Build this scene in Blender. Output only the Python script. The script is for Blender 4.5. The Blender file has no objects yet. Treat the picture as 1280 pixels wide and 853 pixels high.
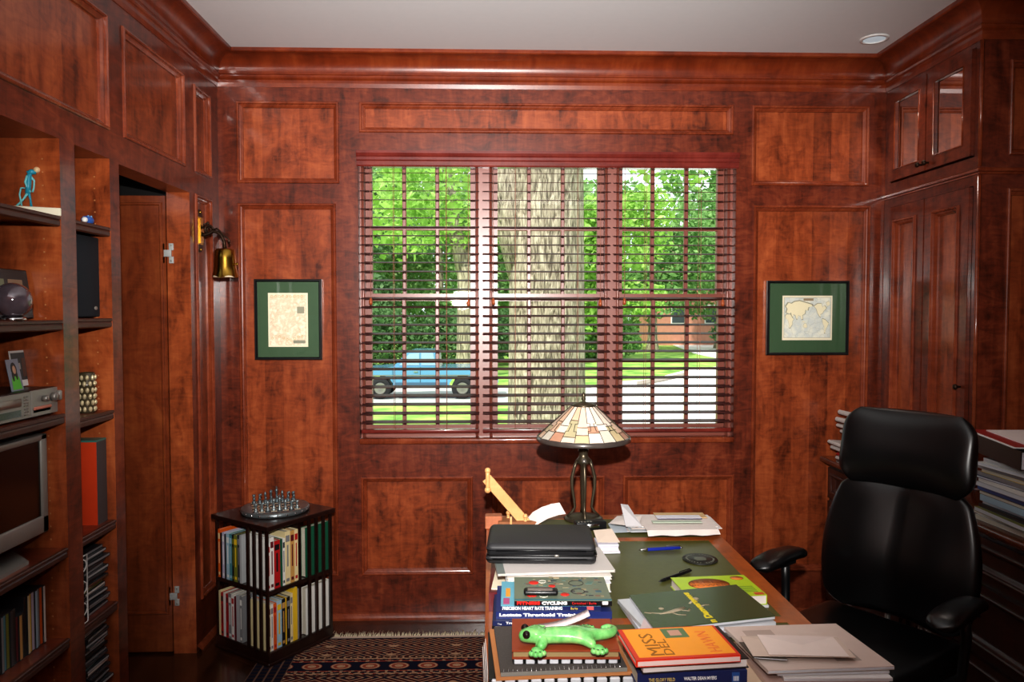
import bpy, bmesh, math, random
from mathutils import Vector, Matrix, Euler
R = math.radians
rnd = random.Random(7)
sc = bpy.context.scene
col = sc.collection

# ------------------------------------------------------------------ camera
F = 940.0
H = 1.6
YAW = math.atan(28 / F)
PIT = math.atan(35.5 / F)
D = 3.8927
cam = bpy.data.cameras.new('camera')
cam.sensor_width = 36.0
cam.lens = 36.0 * F / 1280
cam.clip_start = 0.05
cam.clip_end = 400
camo = bpy.data.objects.new('camera', cam)
col.objects.link(camo)
camo.location = (0, -D, H)
camo.rotation_euler = (R(90) - PIT, 0, -YAW)
sc.camera = camo


def at(px, py, **k):
    """photo measurement -> point on a known plane of the room (x=, y= or z=)"""
    u = (px - 640) / F
    v = -(py - 426.5) / F
    cy, sy, cp, sp = math.cos(YAW), math.sin(YAW), math.cos(PIT), math.sin(PIT)
    d = Vector((sy * cp + u * cy + v * sy * sp, cy * cp - u * sy + v * cy * sp, -sp + v * cp))
    o = Vector((0, -D, H))
    (a, val), = k.items()
    i = 'xyz'.index(a)
    return o + d * ((val - o[i]) / d[i])


# ------------------------------------------------------------------ materials
def new_mat(name):
    m = bpy.data.materials.new(name)
    m.use_nodes = True
    nt = m.node_tree
    return m, nt, nt.nodes['Principled BSDF']


def srgb(r, g=None, b=None):
    if g is None:
        r, g, b = r
    f = lambda c: (c / 255 / 12.92) if c / 255 <= .04045 else ((c / 255 + .055) / 1.055) ** 2.4
    return (f(r), f(g), f(b), 1)


def plain(name, c, rough=.5, metal=0, spec=.5, noise=0.12, scale=30, coat=0, emit=None, es=1):
    m, nt, p = new_mat(name)
    N = nt.nodes
    c = srgb(c)
    if noise:
        tc = N.new('ShaderNodeTexCoord')
        nz = N.new('ShaderNodeTexNoise')
        nz.inputs['Scale'].default_value = scale
        nz.inputs['Detail'].default_value = 3
        mx = N.new('ShaderNodeMix')
        mx.data_type = 'RGBA'
        mx.inputs['A'].default_value = tuple(x * (1 - noise) for x in c[:3]) + (1,)
        mx.inputs['B'].default_value = tuple(min(1, x * (1 + noise)) for x in c[:3]) + (1,)
        nt.links.new(tc.outputs['Object'], nz.inputs['Vector'])
        nt.links.new(nz.outputs['Fac'], mx.inputs['Factor'])
        nt.links.new(mx.outputs['Result'], p.inputs['Base Color'])
    else:
        p.inputs['Base Color'].default_value = c
    p.inputs['Roughness'].default_value = rough
    p.inputs['Metallic'].default_value = metal
    p.inputs['Specular IOR Level'].default_value = spec
    if coat:
        p.inputs['Coat Weight'].default_value = coat
        p.inputs['Coat Roughness'].default_value = .08
    if emit:
        p.inputs['Emission Color'].default_value = srgb(emit)
        p.inputs['Emission Strength'].default_value = es
    return m


def ramp(nt, stops):
    r = nt.nodes.new('ShaderNodeValToRGB')
    el = r.color_ramp.elements
    while len(el) > 1:
        el.remove(el[-1])
    el[0].position, el[0].color = stops[0]
    for p_, c_ in stops[1:]:
        e = el.new(p_)
        e.color = c_
    return r


def math_n(nt, op, a, b=None, c=None):
    n = nt.nodes.new('ShaderNodeMath')
    n.operation = op
    for i, v in enumerate((a, b, c)):
        if v is None:
            continue
        if isinstance(v, (int, float)):
            n.inputs[i].default_value = v
        else:
            nt.links.new(v, n.inputs[i])
    return n.outputs[0]


def wood(name, dark, mid, light, plank=0.0, rough=.3, curl=0.0, coat=.35, grain='z', fleck=1.3):
    m, nt, p = new_mat(name)
    N, L = nt.nodes, nt.links
    tc = N.new('ShaderNodeTexCoord')
    sx = N.new('ShaderNodeSeparateXYZ')
    L.new(tc.outputs['Object'], sx.inputs[0])
    if grain == 'z':
        across = math_n(nt, 'ADD', sx.outputs[0], sx.outputs[1])
        along, third = sx.outputs[2], math_n(nt, 'SUBTRACT', sx.outputs[0], sx.outputs[1])
    elif grain == 'x':
        across = math_n(nt, 'ADD', sx.outputs[1], sx.outputs[2])
        along, third = sx.outputs[0], sx.outputs[2]
    else:
        across = math_n(nt, 'ADD', sx.outputs[0], sx.outputs[2])
        along, third = sx.outputs[1], sx.outputs[2]

    def vec(a, b, c):
        cb = N.new('ShaderNodeCombineXYZ')
        L.new(math_n(nt, 'MULTIPLY', across, a), cb.inputs[0])
        L.new(math_n(nt, 'MULTIPLY', third, b), cb.inputs[1])
        L.new(math_n(nt, 'MULTIPLY', along, c), cb.inputs[2])
        return cb.outputs[0]

    def noise(v, det=4, dist=0, rgh=.55):
        n = N.new('ShaderNodeTexNoise')
        n.inputs['Scale'].default_value = 1
        n.inputs['Detail'].default_value = det
        n.inputs['Distortion'].default_value = dist
        n.inputs['Roughness'].default_value = rgh
        L.new(v, n.inputs['Vector'])
        return n.outputs['Fac']
    fine = noise(vec(60, 5, 3.0), 3, .6)
    blot = noise(vec(5, 2, 2.6), 5, 1.2, .65)
    cur = noise(vec(7, 2, 24), 4, 2.2)
    val = math_n(nt, 'ADD', math_n(nt, 'MULTIPLY', fine, .24), math_n(nt, 'MULTIPLY', blot, .80))
    val = math_n(nt, 'ADD', val, math_n(nt, 'MULTIPLY', math_n(nt, 'SUBTRACT', cur, .5), .25 + curl))
    flk = noise(vec(15, 5, 8), 5, .8, .62)
    val = math_n(nt, 'SUBTRACT', val, math_n(nt, 'MULTIPLY', math_n(nt, 'MAXIMUM', math_n(nt, 'SUBTRACT', flk, .47), 0), fleck * .36))
    if plank:
        fl = math_n(nt, 'FLOOR', math_n(nt, 'DIVIDE', across, plank))
        wn = N.new('ShaderNodeTexWhiteNoise')
        wn.noise_dimensions = '1D'
        L.new(fl, wn.inputs['W'])
        val = math_n(nt, 'ADD', val, math_n(nt, 'MULTIPLY', math_n(nt, 'SUBTRACT', wn.outputs['Value'], .5), .17))
    rp = ramp(nt, [(.22, srgb(dark)), (.52, srgb(mid)), (.85, srgb(light))])
    L.new(val, rp.inputs[0])
    L.new(rp.outputs[0], p.inputs['Base Color'])
    p.inputs['Roughness'].default_value = rough
    p.inputs['Coat Weight'].default_value = coat
    p.inputs['Coat Roughness'].default_value = .12
    return m


M = {}
M['frame'] = wood('cherry_frame', (50, 19, 11), (110, 46, 27), (150, 76, 46), curl=.3, fleck=1.8)
M['panel'] = wood('cherry_panel', (76, 29, 13), (144, 67, 34), (186, 100, 56), plank=.095, curl=.14, fleck=2.2)
M['moulding'] = wood('cherry_moulding', (74, 26, 13), (132, 60, 34), (172, 94, 58), rough=.22, coat=.6)
M['crown'] = wood('cherry_crown', (64, 20, 9), (122, 48, 20), (160, 80, 38), grain='x', rough=.3, coat=.4)
M['rail'] = wood('cherry_rail', (52, 19, 11), (110, 46, 27), (148, 74, 46), grain='x', curl=.1)
M['sidepanel'] = wood('cherry_side', (90, 36, 16), (156, 76, 38), (196, 112, 62), curl=.1, fleck=2)
M['door'] = wood('cherry_door', (72, 26, 10), (124, 56, 26), (160, 86, 42), curl=.05, plank=.3)
M['blindwood'] = wood('blind_wood', (74, 22, 18), (116, 42, 34), (146, 62, 50), grain='x', rough=.25, coat=.6)
M['sash'] = plain('sash_wood', (140, 78, 64), .34, noise=.06, spec=.8)
M['slatwood'] = wood('slat_wood', (44, 14, 12), (72, 26, 22), (92, 38, 32), grain='x', rough=.5, coat=0)
M['deskwood'] = wood('desk_oak', (116, 52, 14), (168, 84, 26), (198, 114, 48), grain='y', rough=.3)
M['leathertop'] = plain('desk_leather', (84, 84, 38), .36, noise=.2, scale=60)
M['darkwood'] = wood('mahogany_dark', (16, 6, 5), (34, 14, 10), (52, 22, 16), rough=.3)
M['floorwood'] = wood('floor_oak', (30, 14, 8), (66, 34, 20), (92, 50, 30), plank=.075, grain='y', rough=.25)
M['counter'] = wood('counter_wood', (50, 20, 12), (88, 42, 26), (116, 62, 40), grain='y', rough=.18)
M['ceiling'] = plain('ceiling_paint', (228, 228, 228), .9, noise=.02)
M['black'] = plain('black_plastic', (14, 15, 17), .35)
M['blackmatte'] = plain('black_cloth', (22, 23, 25), .8)
M['speaker'] = plain('speaker_cloth', (22, 28, 36), .9, noise=.3, scale=400)
M['drawerwood'] = wood('drawer_wood', (26, 9, 6), (56, 23, 14), (80, 38, 24), curl=.2, coat=.15, rough=.4)
M['leather'] = plain('black_leather', (7, 7, 8), .3, noise=.1, scale=60, spec=.6)
M['case'] = plain('case_leather', (44, 44, 46), .5, noise=.15, scale=120)
M['chrome'] = plain('chrome', (200, 200, 200), .15, 1, noise=0)
M['zinc'] = plain('zinc_plate', (176, 178, 176), .5, .15, noise=.1)
M['nosing'] = wood('shelf_nosing', (40, 16, 10), (74, 36, 24), (100, 54, 38), grain='y', rough=.45, coat=.05)
M['steel'] = plain('brushed_metal', (150, 146, 140), .35, .7, noise=.05)
M['silver'] = plain('silver_plastic', (150, 147, 140), .4, .3, noise=.04)
M['bronze'] = plain('bronze', (92, 82, 66), .35, .7, noise=.3, scale=60)
M['darkbronze'] = plain('dark_bronze', (62, 44, 32), .4, .8, noise=.3, scale=60)
M['brass'] = plain('brass', (176, 140, 60), .22, 1, noise=.1)
M['pewter'] = plain('pewter', (124, 132, 134), .3, .7, noise=.2, scale=80)
M['paper'] = plain('paper', (226, 216, 212), .7, noise=.03)
M['paper2'] = plain('paper_cool', (206, 208, 214), .7, noise=.03)
M['cream'] = plain('cream_paper', (238, 228, 204), .7, noise=.04)
M['pages'] = plain('page_block', (205, 198, 180), .8, noise=.15, scale=300)
M['envelope'] = plain('envelope_paper', (222, 200, 188), .7, noise=.03)
M['lightwood'] = wood('pine', (206, 150, 90), (226, 174, 114), (240, 196, 140), rough=.5, coat=.1, grain='x')
M['crystal'] = plain('crystal', (150, 145, 150), .06, .6, noise=.5, scale=40)
M['greenmat'] = plain('green_mat', (62, 92, 60), .6, noise=.04)
M['screen'] = plain('screen', (6, 7, 7), .12, noise=0)
M['white'] = plain('white', (235, 235, 232), .5, noise=.02)
M['darkgap'] = plain('dark_recess', (8, 4, 3), .9, noise=0)  # near-black colour standing in for the shade of recesses
M['tan'] = plain('tan_board', (182, 122, 74), .7, noise=.1)
M['journal'] = plain('brown_leather', (142, 62, 34), .45, noise=.12, scale=50)
M['greyboard'] = plain('grey_board', (76, 70, 66), .8, noise=.25, scale=200)


def cmat(rgb, rough=.5, **k):
    key = 'c%d_%d_%d_%s' % (rgb[0], rgb[1], rgb[2], rough)
    if key not in M:
        M[key] = plain(key, rgb, rough, noise=k.get('noise', .05), coat=k.get('coat', 0))
    return M[key]


def glass_mat(name, tint=(1, 1, 1), gl=.12):
    m = bpy.data.materials.new(name)
    m.use_nodes = True
    nt = m.node_tree
    nt.nodes.clear()
    o = nt.nodes.new('ShaderNodeOutputMaterial')
    t = nt.nodes.new('ShaderNodeBsdfTransparent')
    t.inputs[0].default_value = tint + (1,)
    g = nt.nodes.new('ShaderNodeBsdfGlossy')
    g.inputs['Roughness'].default_value = .02
    f = nt.nodes.new('ShaderNodeFresnel')
    f.inputs[0].default_value = 1.45
    mul = nt.nodes.new('ShaderNodeMath')
    mul.operation = 'MULTIPLY'
    mul.inputs[1].default_value = gl * 8
    nt.links.new(f.outputs[0], mul.inputs[0])
    mx = nt.nodes.new('ShaderNodeMixShader')
    nt.links.new(mul.outputs[0], mx.inputs[0])
    nt.links.new(t.outputs[0], mx.inputs[1])
    nt.links.new(g.outputs[0], mx.inputs[2])
    nt.links.new(mx.outputs[0], o.inputs[0])
    return m


M['glass'] = glass_mat('window_glass')
M['picglass'] = glass_mat('picture_glass', gl=.13)
M['cabglass'] = glass_mat('cabinet_glass', (.22, .23, .25), .13)


# ------------------------------------------------------------------ mesh builder
class MB:
    def __init__(s, xf=None):
        s.v, s.f, s.m, s.sm, s.mats = [], [], [], [], []
        s.xf = xf or Matrix()

    def mi(s, mat):
        if mat is None:
            mat = s.mats[0] if s.mats else M['paper']
        if isinstance(mat, str):
            mat = M[mat]
        if mat not in s.mats:
            s.mats.append(mat)
        return s.mats.index(mat)

    def add(s, vs, fs, mat=None, smooth=False, xf=None):
        b = len(s.v)
        T = s.xf @ xf if xf is not None else s.xf
        s.v += [tuple(T @ Vector(v)) for v in vs]
        i = s.mi(mat)
        for f in fs:
            s.f.append([b + k for k in f])
            s.m.append(i)
            s.sm.append(smooth)
        return s

    def box(s, x0, y0, z0, x1, y1, z1, mat=None, xf=None):
        if x0 > x1: x0, x1 = x1, x0
        if y0 > y1: y0, y1 = y1, y0
        if z0 > z1: z0, z1 = z1, z0
        vs = [(x, y, z) for z in (z0, z1) for y in (y0, y1) for x in (x0, x1)]
        fs = [(0, 2, 3, 1), (4, 5, 7, 6), (0, 1, 5, 4), (2, 6, 7, 3), (0, 4, 6, 2), (1, 3, 7, 5)]
        return s.add(vs, fs, mat, False, xf)

    def rbox(s, x0, y0, z0, x1, y1, z1, r, mat=None, xf=None, seg=3, smooth=True):
        """rounded box (bevelled on all edges)"""
        bm = bmesh.new()
        bmesh.ops.create_cube(bm, size=1)
        for v in bm.verts:
            v.co = Vector(((x0 + x1) / 2 + v.co.x * abs(x1 - x0), (y0 + y1) / 2 + v.co.y * abs(y1 - y0),
                           (z0 + z1) / 2 + v.co.z * abs(z1 - z0)))
        bmesh.ops.bevel(bm, geom=bm.edges[:], offset=r, segments=seg, affect='EDGES', profile=.5)
        bm.verts.index_update()
        s.add([v.co[:] for v in bm.verts], [[v.index for v in f.verts] for f in bm.faces], mat, smooth, xf)
        bm.free()
        return s

    def quad(s, a, b, c, d, mat=None):
        return s.add([a, b, c, d], [(0, 1, 2, 3)], mat)

    def prism(s, pts, z0, z1, mat=None, xf=None, smooth=False):
        """polygon in xy extruded along z"""
        n = len(pts)
        vs = [(p[0], p[1], z0) for p in pts] + [(p[0], p[1], z1) for p in pts]
        fs = [tuple(range(n))[::-1], tuple(range(n, 2 * n))]
        s.add(vs, fs, mat, False, xf)
        return s.add(vs, [(i, (i + 1) % n, n + (i + 1) % n, n + i) for i in range(n)], mat, smooth, xf)

    def lathe(s, prof, n=20, mat=None, xf=None, caps=True, smooth=True):
        """prof: (r, z) list, spun round z"""
        vs, fs = [], []
        for r, z in prof:
            for k in range(n):
                a = 2 * math.pi * k / n
                vs.append((r * math.cos(a), r * math.sin(a), z))
        for j in range(len(prof) - 1):
            for k in range(n):
                k2 = (k + 1) % n
                fs.append((j * n + k, j * n + k2, (j + 1) * n + k2, (j + 1) * n + k))
        if caps:
            fs.append(tuple(range(n))[::-1])
            fs.append(tuple((len(prof) - 1) * n + k for k in range(n)))
        return s.add(vs, fs, mat, smooth, xf)

    def tube(s, pts, r, n=8, mat=None, xf=None, closed=False):
        pts = [Vector(p) for p in pts]
        rs = r if isinstance(r, (list, tuple)) else [r] * len(pts)
        vs, fs = [], []
        up = None
        for i, p in enumerate(pts):
            a = pts[max(i - 1, 0)]
            b = pts[min(i + 1, len(pts) - 1)]
            t = (b - a)
            t = t.normalized() if t.length > 1e-9 else Vector((0, 0, 1))
            if up is None:
                up = Vector((0, 0, 1)) if abs(t.z) < .9 else Vector((1, 0, 0))
            u = t.cross(up)
            u = u.normalized() if u.length > 1e-6 else t.orthogonal().normalized()
            w = u.cross(t).normalized()
            up = w
            for k in range(n):
                an = 2 * math.pi * k / n
                vs.append(tuple(p + (u * math.cos(an) + w * math.sin(an)) * rs[i]))
        for j in range(len(pts) - 1):
            for k in range(n):
                k2 = (k + 1) % n
                fs.append((j * n + k, j * n + k2, (j + 1) * n + k2, (j + 1) * n + k))
        fs.append(tuple(range(n))[::-1])
        fs.append(tuple((len(pts) - 1) * n + k for k in range(n)))
        return s.add(vs, fs, mat, True, xf)

    def ball(s, c, r, mat=None, n=14, sc=(1, 1, 1), xf=None):
        m = max(4, n // 2)
        vs, fs = [], []
        for j in range(m + 1):
            th = math.pi * j / m
            for k in range(n):
                a = 2 * math.pi * k / n
                vs.append((c[0] + r * sc[0] * math.sin(th) * math.cos(a), c[1] + r * sc[1] * math.sin(th) * math.sin(a),
                           c[2] + r * sc[2] * math.cos(th)))
        for j in range(m):
            for k in range(n):
                k2 = (k + 1) % n
                fs.append((j * n + k, (j + 1) * n + k, (j + 1) * n + k2, j * n + k2))
        return s.add(vs, fs, mat, True, xf)

    def build(s, name, parent=None, **k):
        me = bpy.data.meshes.new(name)
        me.from_pydata(s.v, [], s.f)
        for m in s.mats:
            me.materials.append(m)
        me.polygons.foreach_set('material_index', s.m)
        me.polygons.foreach_set('use_smooth', s.sm)
        me.update()
        o = bpy.data.objects.new(name, me)
        col.objects.link(o)
        if parent:
            o.parent = parent
        return tag(o, **k)


def tag(o, label=None, cat=None, group=None, kind=None):
    if label: o['label'] = label
    if cat: o['category'] = cat
    if group: o['group'] = group
    if kind: o['kind'] = kind
    return o


def thing(name, label, cat, loc=(0, 0, 0), rz=0, group=None, rot=None):
    o = bpy.data.objects.new(name, None)
    o.empty_display_size = .05
    col.objects.link(o)
    o.location = loc
    o.rotation_euler = rot or (0, 0, rz)
    return tag(o, label, cat, group)


def struct(name, mb, parent=None):
    return mb.build(name, parent, kind='structure')


def dup(root, loc=None, rz=None, label=None, group=None, parent=None):
    r = root.copy()
    col.objects.link(r)
    if parent: r.parent = parent
    if loc is not None: r.location = loc
    if rz is not None: r.rotation_euler = (0, 0, rz)
    if label: r['label'] = label
    if group: r['group'] = group
    for ch in list(root.children):
        dup(ch, parent=r)
    return r


def text(parent, s, mat, loc, rot, width=None, height=None, size=.02, align='LEFT', name='lettering', ext=.0004, shear=0, bold=0):
    cu = bpy.data.curves.new(name, 'FONT')
    cu.body = s
    cu.size = size
    cu.extrude = ext
    cu.align_x = align
    cu.shear = shear
    cu.offset = bold
    cu.resolution_u = 2
    o = bpy.data.objects.new(name, cu)
    col.objects.link(o)
    dg = bpy.context.evaluated_depsgraph_get()
    me = bpy.data.meshes.new_from_object(o.evaluated_get(dg))
    bpy.data.objects.remove(o)
    xs = [v.co.x for v in me.vertices]
    ys = [v.co.y for v in me.vertices]
    sx = width / (max(xs) - min(xs)) if width else 1
    sy = height / (max(ys) - min(ys)) if height else (sx if width else 1)
    x0 = min(xs) if align == 'LEFT' else (min(xs) + max(xs)) / 2
    y0 = min(ys)
    for v in me.vertices:
        v.co.x = (v.co.x - x0) * sx
        v.co.y = (v.co.y - y0) * sy
    me.materials.clear()
    me.materials.append(M[mat] if isinstance(mat, str) else mat)
    t = bpy.data.objects.new(name, me)
    col.objects.link(t)
    t.parent = parent
    t.location = loc
    t.rotation_euler = rot
    return t


# ------------------------------------------------------------------ the room
XL, XR, XC = -1.377, 2.061, 1.751
ZC = 2.905            # ceiling
CAB_Y = -.765         # camera-side end of the tall cabinet
ZCT = .847            # counter top
YN = -4.6             # wall behind the camera


def panel_face(mb, to3, u0, u1, v0, v1, panels, holes, mf='frame', mp='panel', mm='moulding', rails=None):
    """flat face cut into cells; panels are recessed with a raised bead; to3(u, v, out) -> xyz"""
    us = sorted({u0, u1, *[p[0] for p in panels + holes], *[p[1] for p in panels + holes]})
    vs = sorted({v0, v1, *[p[2] for p in panels + holes], *[p[3] for p in panels + holes]})
    us = [u for u in us if u0 <= u <= u1]
    vs = [v for v in vs if v0 <= v <= v1]
    for i in range(len(us) - 1):
        for j in range(len(vs) - 1):
            cu, cv = (us[i] + us[i + 1]) / 2, (vs[j] + vs[j + 1]) / 2
            if any(p[0] < cu < p[1] and p[2] < cv < p[3] for p in panels + holes):
                continue
            mb.quad(to3(us[i], vs[j], 0), to3(us[i + 1], vs[j], 0), to3(us[i + 1], vs[j + 1], 0), to3(us[i], vs[j + 1], 0), mf)
    steps = [(0, 0), (.0015, .007), (.005, .010), (.010, .010), (.014, .006), (.015, -.002), (.020, -.004), (.026, -.009), (.029, -.011), (.030, -.020)]
    for (a, b, c, d) in panels:
        for (i0, o0), (i1, o1) in zip(steps, steps[1:]):
            ra = [to3(a + i0, c + i0, o0), to3(b - i0, c + i0, o0), to3(b - i0, d - i0, o0), to3(a + i0, d - i0, o0)]
            rb = [to3(a + i1, c + i1, o1), to3(b - i1, c + i1, o1), to3(b - i1, d - i1, o1), to3(a + i1, d - i1, o1)]
            for k in range(4):
                mb.add([ra[k], ra[(k + 1) % 4], rb[(k + 1) % 4], rb[k]], [(0, 1, 2, 3)], mm)
        i, o = steps[-1]
        mb.quad(to3(a + i, c + i, o), to3(b - i, c + i, o), to3(b - i, d - i, o), to3(a + i, d - i, o), mp)


# back wall
mb = MB()
WX0, WX1, WZ0, WZ1 = -.672, 1.28, .945, 2.40
PU = (2.258, 2.672)
panels = [(-1.283, -.766, *PU), (-.664, 1.262, 2.518, 2.672), (1.357, 1.975, *PU),
          (-1.283, -.785, .23, 2.158), (1.372, 1.99, .23, 2.158),
          (-.668, -.088, .23, .748), (.010, .602, .23, .748), (.697, 1.284, .23, .748)]
panel_face(mb, lambda u, v, o: (u, -o, v), XL - .02, 3.2, 0, ZC + .02, panels, [(WX0, WX1, WZ0, WZ1)])
# window reveal
for a in ((WX0, 0), (WX1, 0)):
    mb.quad((a[0], 0, WZ0), (a[0], .2, WZ0), (a[0], .2, WZ1), (a[0], 0, WZ1), 'frame')
mb.quad((WX0, 0, WZ0), (WX1, 0, WZ0), (WX1, .2, WZ0), (WX0, .2, WZ0), 'rail')
mb.quad((WX0, 0, WZ1), (WX1, 0, WZ1), (WX1, .2, WZ1), (WX0, .2, WZ1), 'rail')
# outer skin of the house round the opening keeps daylight out
for (a, b, c, d) in ((-3.4, WX0, -1.4, 3.2), (WX1, 3.4, -1.4, 3.2), (WX0, WX1, -1.4, WZ0), (WX0, WX1, WZ1, 3.2)):
    mb.box(a, .2, c, b, .24, d, 'frame')
struct('wall_back', mb)

# left wall: panelled face with a doorway and two open bookcase bays
mb = MB()
DY0, DY1, DZ = -1.033, -.375, 2.152
N0, N1 = -1.333, -1.102
B0, B1 = -2.62, -1.42
BZ0, BZ1 = .10, 2.158
panel_face(mb, lambda u, v, o: (XL + o, u, v), YN, .01, 0, ZC + .02,
           [(-.312, -.108, 2.258, 2.665), (-.995, -.425, 2.258, 2.675), (-2.55, -1.105, 2.258, 2.672), (-3.9, -2.7, 2.258, 2.672),
            (-3.9, -2.75, .23, 2.158), (-.312, -.108, .23, 2.158)],
           [(DY0, DY1, 0, DZ), (N0, N1, BZ0, BZ1), (B0, B1, BZ0, BZ1)])
T = .105
# doorway reveals: far jamb, near jamb, head
mb.quad((XL, DY1, 0), (XL - T, DY1, 0), (XL - T, DY1, DZ), (XL, DY1, DZ), 'sidepanel')
mb.quad((XL, DY0, 0), (XL - T, DY0, 0), (XL - T, DY0, DZ), (XL, DY0, DZ), 'sidepanel')
mb.quad((XL, DY0, DZ), (XL, DY1, DZ), (XL - T, DY1, DZ), (XL - T, DY0, DZ), 'rail')
BD = .42
for (a, b) in ((N0, N1), (B0, B1)):
    mb.quad((XL, a, BZ0), (XL - BD, a, BZ0), (XL - BD, a, BZ1), (XL, a, BZ1), 'sidepanel')
    mb.quad((XL, b, BZ0), (XL - BD, b, BZ0), (XL - BD, b, BZ1), (XL, b, BZ1), 'sidepanel')
    mb.quad((XL - BD, a, BZ0), (XL - BD, b, BZ0), (XL - BD, b, BZ1), (XL - BD, a, BZ1), 'sidepanel')
    mb.quad((XL, a, BZ1), (XL, b, BZ1), (XL - BD, b, BZ1), (XL - BD, a, BZ1), 'rail')
    mb.quad((XL, a, BZ0), (XL, b, BZ0), (XL - BD, b, BZ0), (XL - BD, a, BZ0), 'rail')
    # rows of shelf-pin holes, bright metal sleeves
    for k in range(46):
        z = .18 + k * .0425
        if z > BZ1 - .03: break
        for xx in (XL - .055,):
            mb.box(xx - .0022, b - .0016, z - .0022, xx + .0022, b + .001, z + .0022, 'tan')
# near-black sheets beyond the doorway: block daylight, passage shade put into their colour
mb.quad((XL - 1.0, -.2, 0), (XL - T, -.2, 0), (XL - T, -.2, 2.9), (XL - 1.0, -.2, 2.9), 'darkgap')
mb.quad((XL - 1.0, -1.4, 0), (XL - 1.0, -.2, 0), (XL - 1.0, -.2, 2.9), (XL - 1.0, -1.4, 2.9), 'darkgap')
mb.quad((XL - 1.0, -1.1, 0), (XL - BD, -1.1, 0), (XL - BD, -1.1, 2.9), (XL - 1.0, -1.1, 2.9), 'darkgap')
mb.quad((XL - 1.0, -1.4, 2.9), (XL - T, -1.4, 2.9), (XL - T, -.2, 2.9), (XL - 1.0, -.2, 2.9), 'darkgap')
struct('wall_left', mb)

# right wall (behind the counter) and the wall behind the camera
mb = MB()
XW = 2.55
panel_face(mb, lambda u, v, o: (XW - o, u, v), YN, CAB_Y, 0, ZC + .02,
           [(-2.2, -.95, 1.0, 2.158), (-3.6, -2.3, 1.0, 2.158), (-2.2, -.95, 2.258, 2.672), (-3.6, -2.3, 2.258, 2.672)], [])
struct('wall_right', mb)
mb = MB()
panel_face(mb, lambda u, v, o: (u, YN + o, v), XL, XW, 0, ZC + .02,
           [(-1.2, -.2, .23, 2.158), (.0, 1.1, .23, 2.158), (1.3, 2.3, .23, 2.158)], [])
struct('wall_front', mb)
mb = MB()
mb.box(-2.6, YN, -.06, 3.2, .2, 0, 'floorwood')
struct('floor', mb)
mb = MB()
LX, LY = at(1093, 48, z=ZC)[:2]
mb.box(-2.6, YN, ZC, 3.2, .24, ZC + .08, 'ceiling')
struct('ceiling', mb)

# crown moulding swept round the room, with the return round the cabinet
def sweep(mb, path, prof, mat, closed=False):
    """path in plan walked so the room is on the right-hand side; prof = (out, z)"""
    P = [Vector(p) for p in path]
    offs = []
    for i in range(len(P)):
        ns = []
        for a, b in ((i - 1, i), (i, i + 1)):
            if 0 <= a and b < len(P):
                d = (P[b] - P[a]).normalized()
                ns.append(Vector((d.y, -d.x)))
        m = ns[0] if len(ns) == 1 else (ns[0] + ns[1]) / (1 + ns[0].dot(ns[1]))
        offs.append(m)
    for i in range(len(P) - 1):
        for (o0, z0), (o1, z1) in zip(prof, prof[1:]):
            q = [P[i] + offs[i] * o0, P[i + 1] + offs[i + 1] * o0, P[i + 1] + offs[i + 1] * o1, P[i] + offs[i] * o1]
            mb.add([(q[0].x, q[0].y, z0), (q[1].x, q[1].y, z0), (q[2].x, q[2].y, z1), (q[3].x, q[3].y, z1)], [(0, 1, 2, 3)], mat)


path = [(XL, YN), (XL, 0), (XR, 0), (XR, CAB_Y), (XW, CAB_Y), (XW, YN)]
prof = [(0, 2.742), (.004, 2.742), (.006, 2.752), (.008, 2.762), (.008, 2.776), (.012, 2.780), (.018, 2.784), (.022, 2.791), (.022, 2.797), (.018, 2.803),
        (.014, 2.806), (.014, 2.812)]
for k in range(21):                       # the big cove
    a = k / 20 * math.pi / 2
    prof.append((.016 + .082 * (1 - math.cos(a)), 2.813 + .072 * math.sin(a)))
prof += [(.104, 2.885), (.110, 2.889), (.110, 2.906)]
mb = MB()
sweep(mb, path, prof, 'crown')
struct('trim_1', mb)
# quarter round and low plinth at the foot of the panelling
mb = MB()
sweep(mb, [(XL, DY1), (XL, 0), (XC + .1, 0)], [(.024, 0), (.024, .012), (.018, .022), (.008, .030), (.0, .032)], 'moulding')
sweep(mb, [(XL, -3.9), (XL, DY0)], [(.024, 0), (.024, .012), (.018, .022), (.008, .030), (.0, .032)], 'moulding')
struct('baseboard_back', mb)

# door leaf, standing open into the passage, edge to the far jamb
dr = tag(bpy.data.objects.new('door_1', None), kind='structure')
col.objects.link(dr)
mb = MB()
dx1, dx0 = XL - T - .004, XL - T - .72
panel_face(mb, lambda u, v, o: (u, DY1 - .006 - o, v), dx0, dx1, .012, 2.135, [(dx0 + .1, dx1 - .012, .19, 2.105)], [], 'door', 'door', 'door')
mb.box(dx0, DY1 - .004, .012, dx1, DY1 + .036, 2.135, 'door')
mb.build('door_leaf', dr)
for z in (at(217, 317, y=DY1).z, at(231, 745, y=DY1).z):
    mb = MB()
    for (xa, w, n) in ((XL - T + .022, .013, 2), (XL - T - .012, .007, 2)):
        for s_ in (-1, 1):
            mb.rbox(xa - w, DY1 - .006, z + s_ * .014 - (.0 if s_ > 0 else .032), xa + w * .6, DY1 + .002, z + s_ * .014 + (.032 if s_ > 0 else 0), .002, 'zinc')
    mb.rbox(XL - T - .012, DY1 - .012, z - .016, XL - T + .022, DY1 - .002, z + .016, .002, 'zinc')
    for s_ in (-1, 1):
        mb.ball((XL - T + .02, DY1 - .007, z + s_ * .035), .004, 'steel', 8)
    mb.build('hinge', dr)

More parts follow.
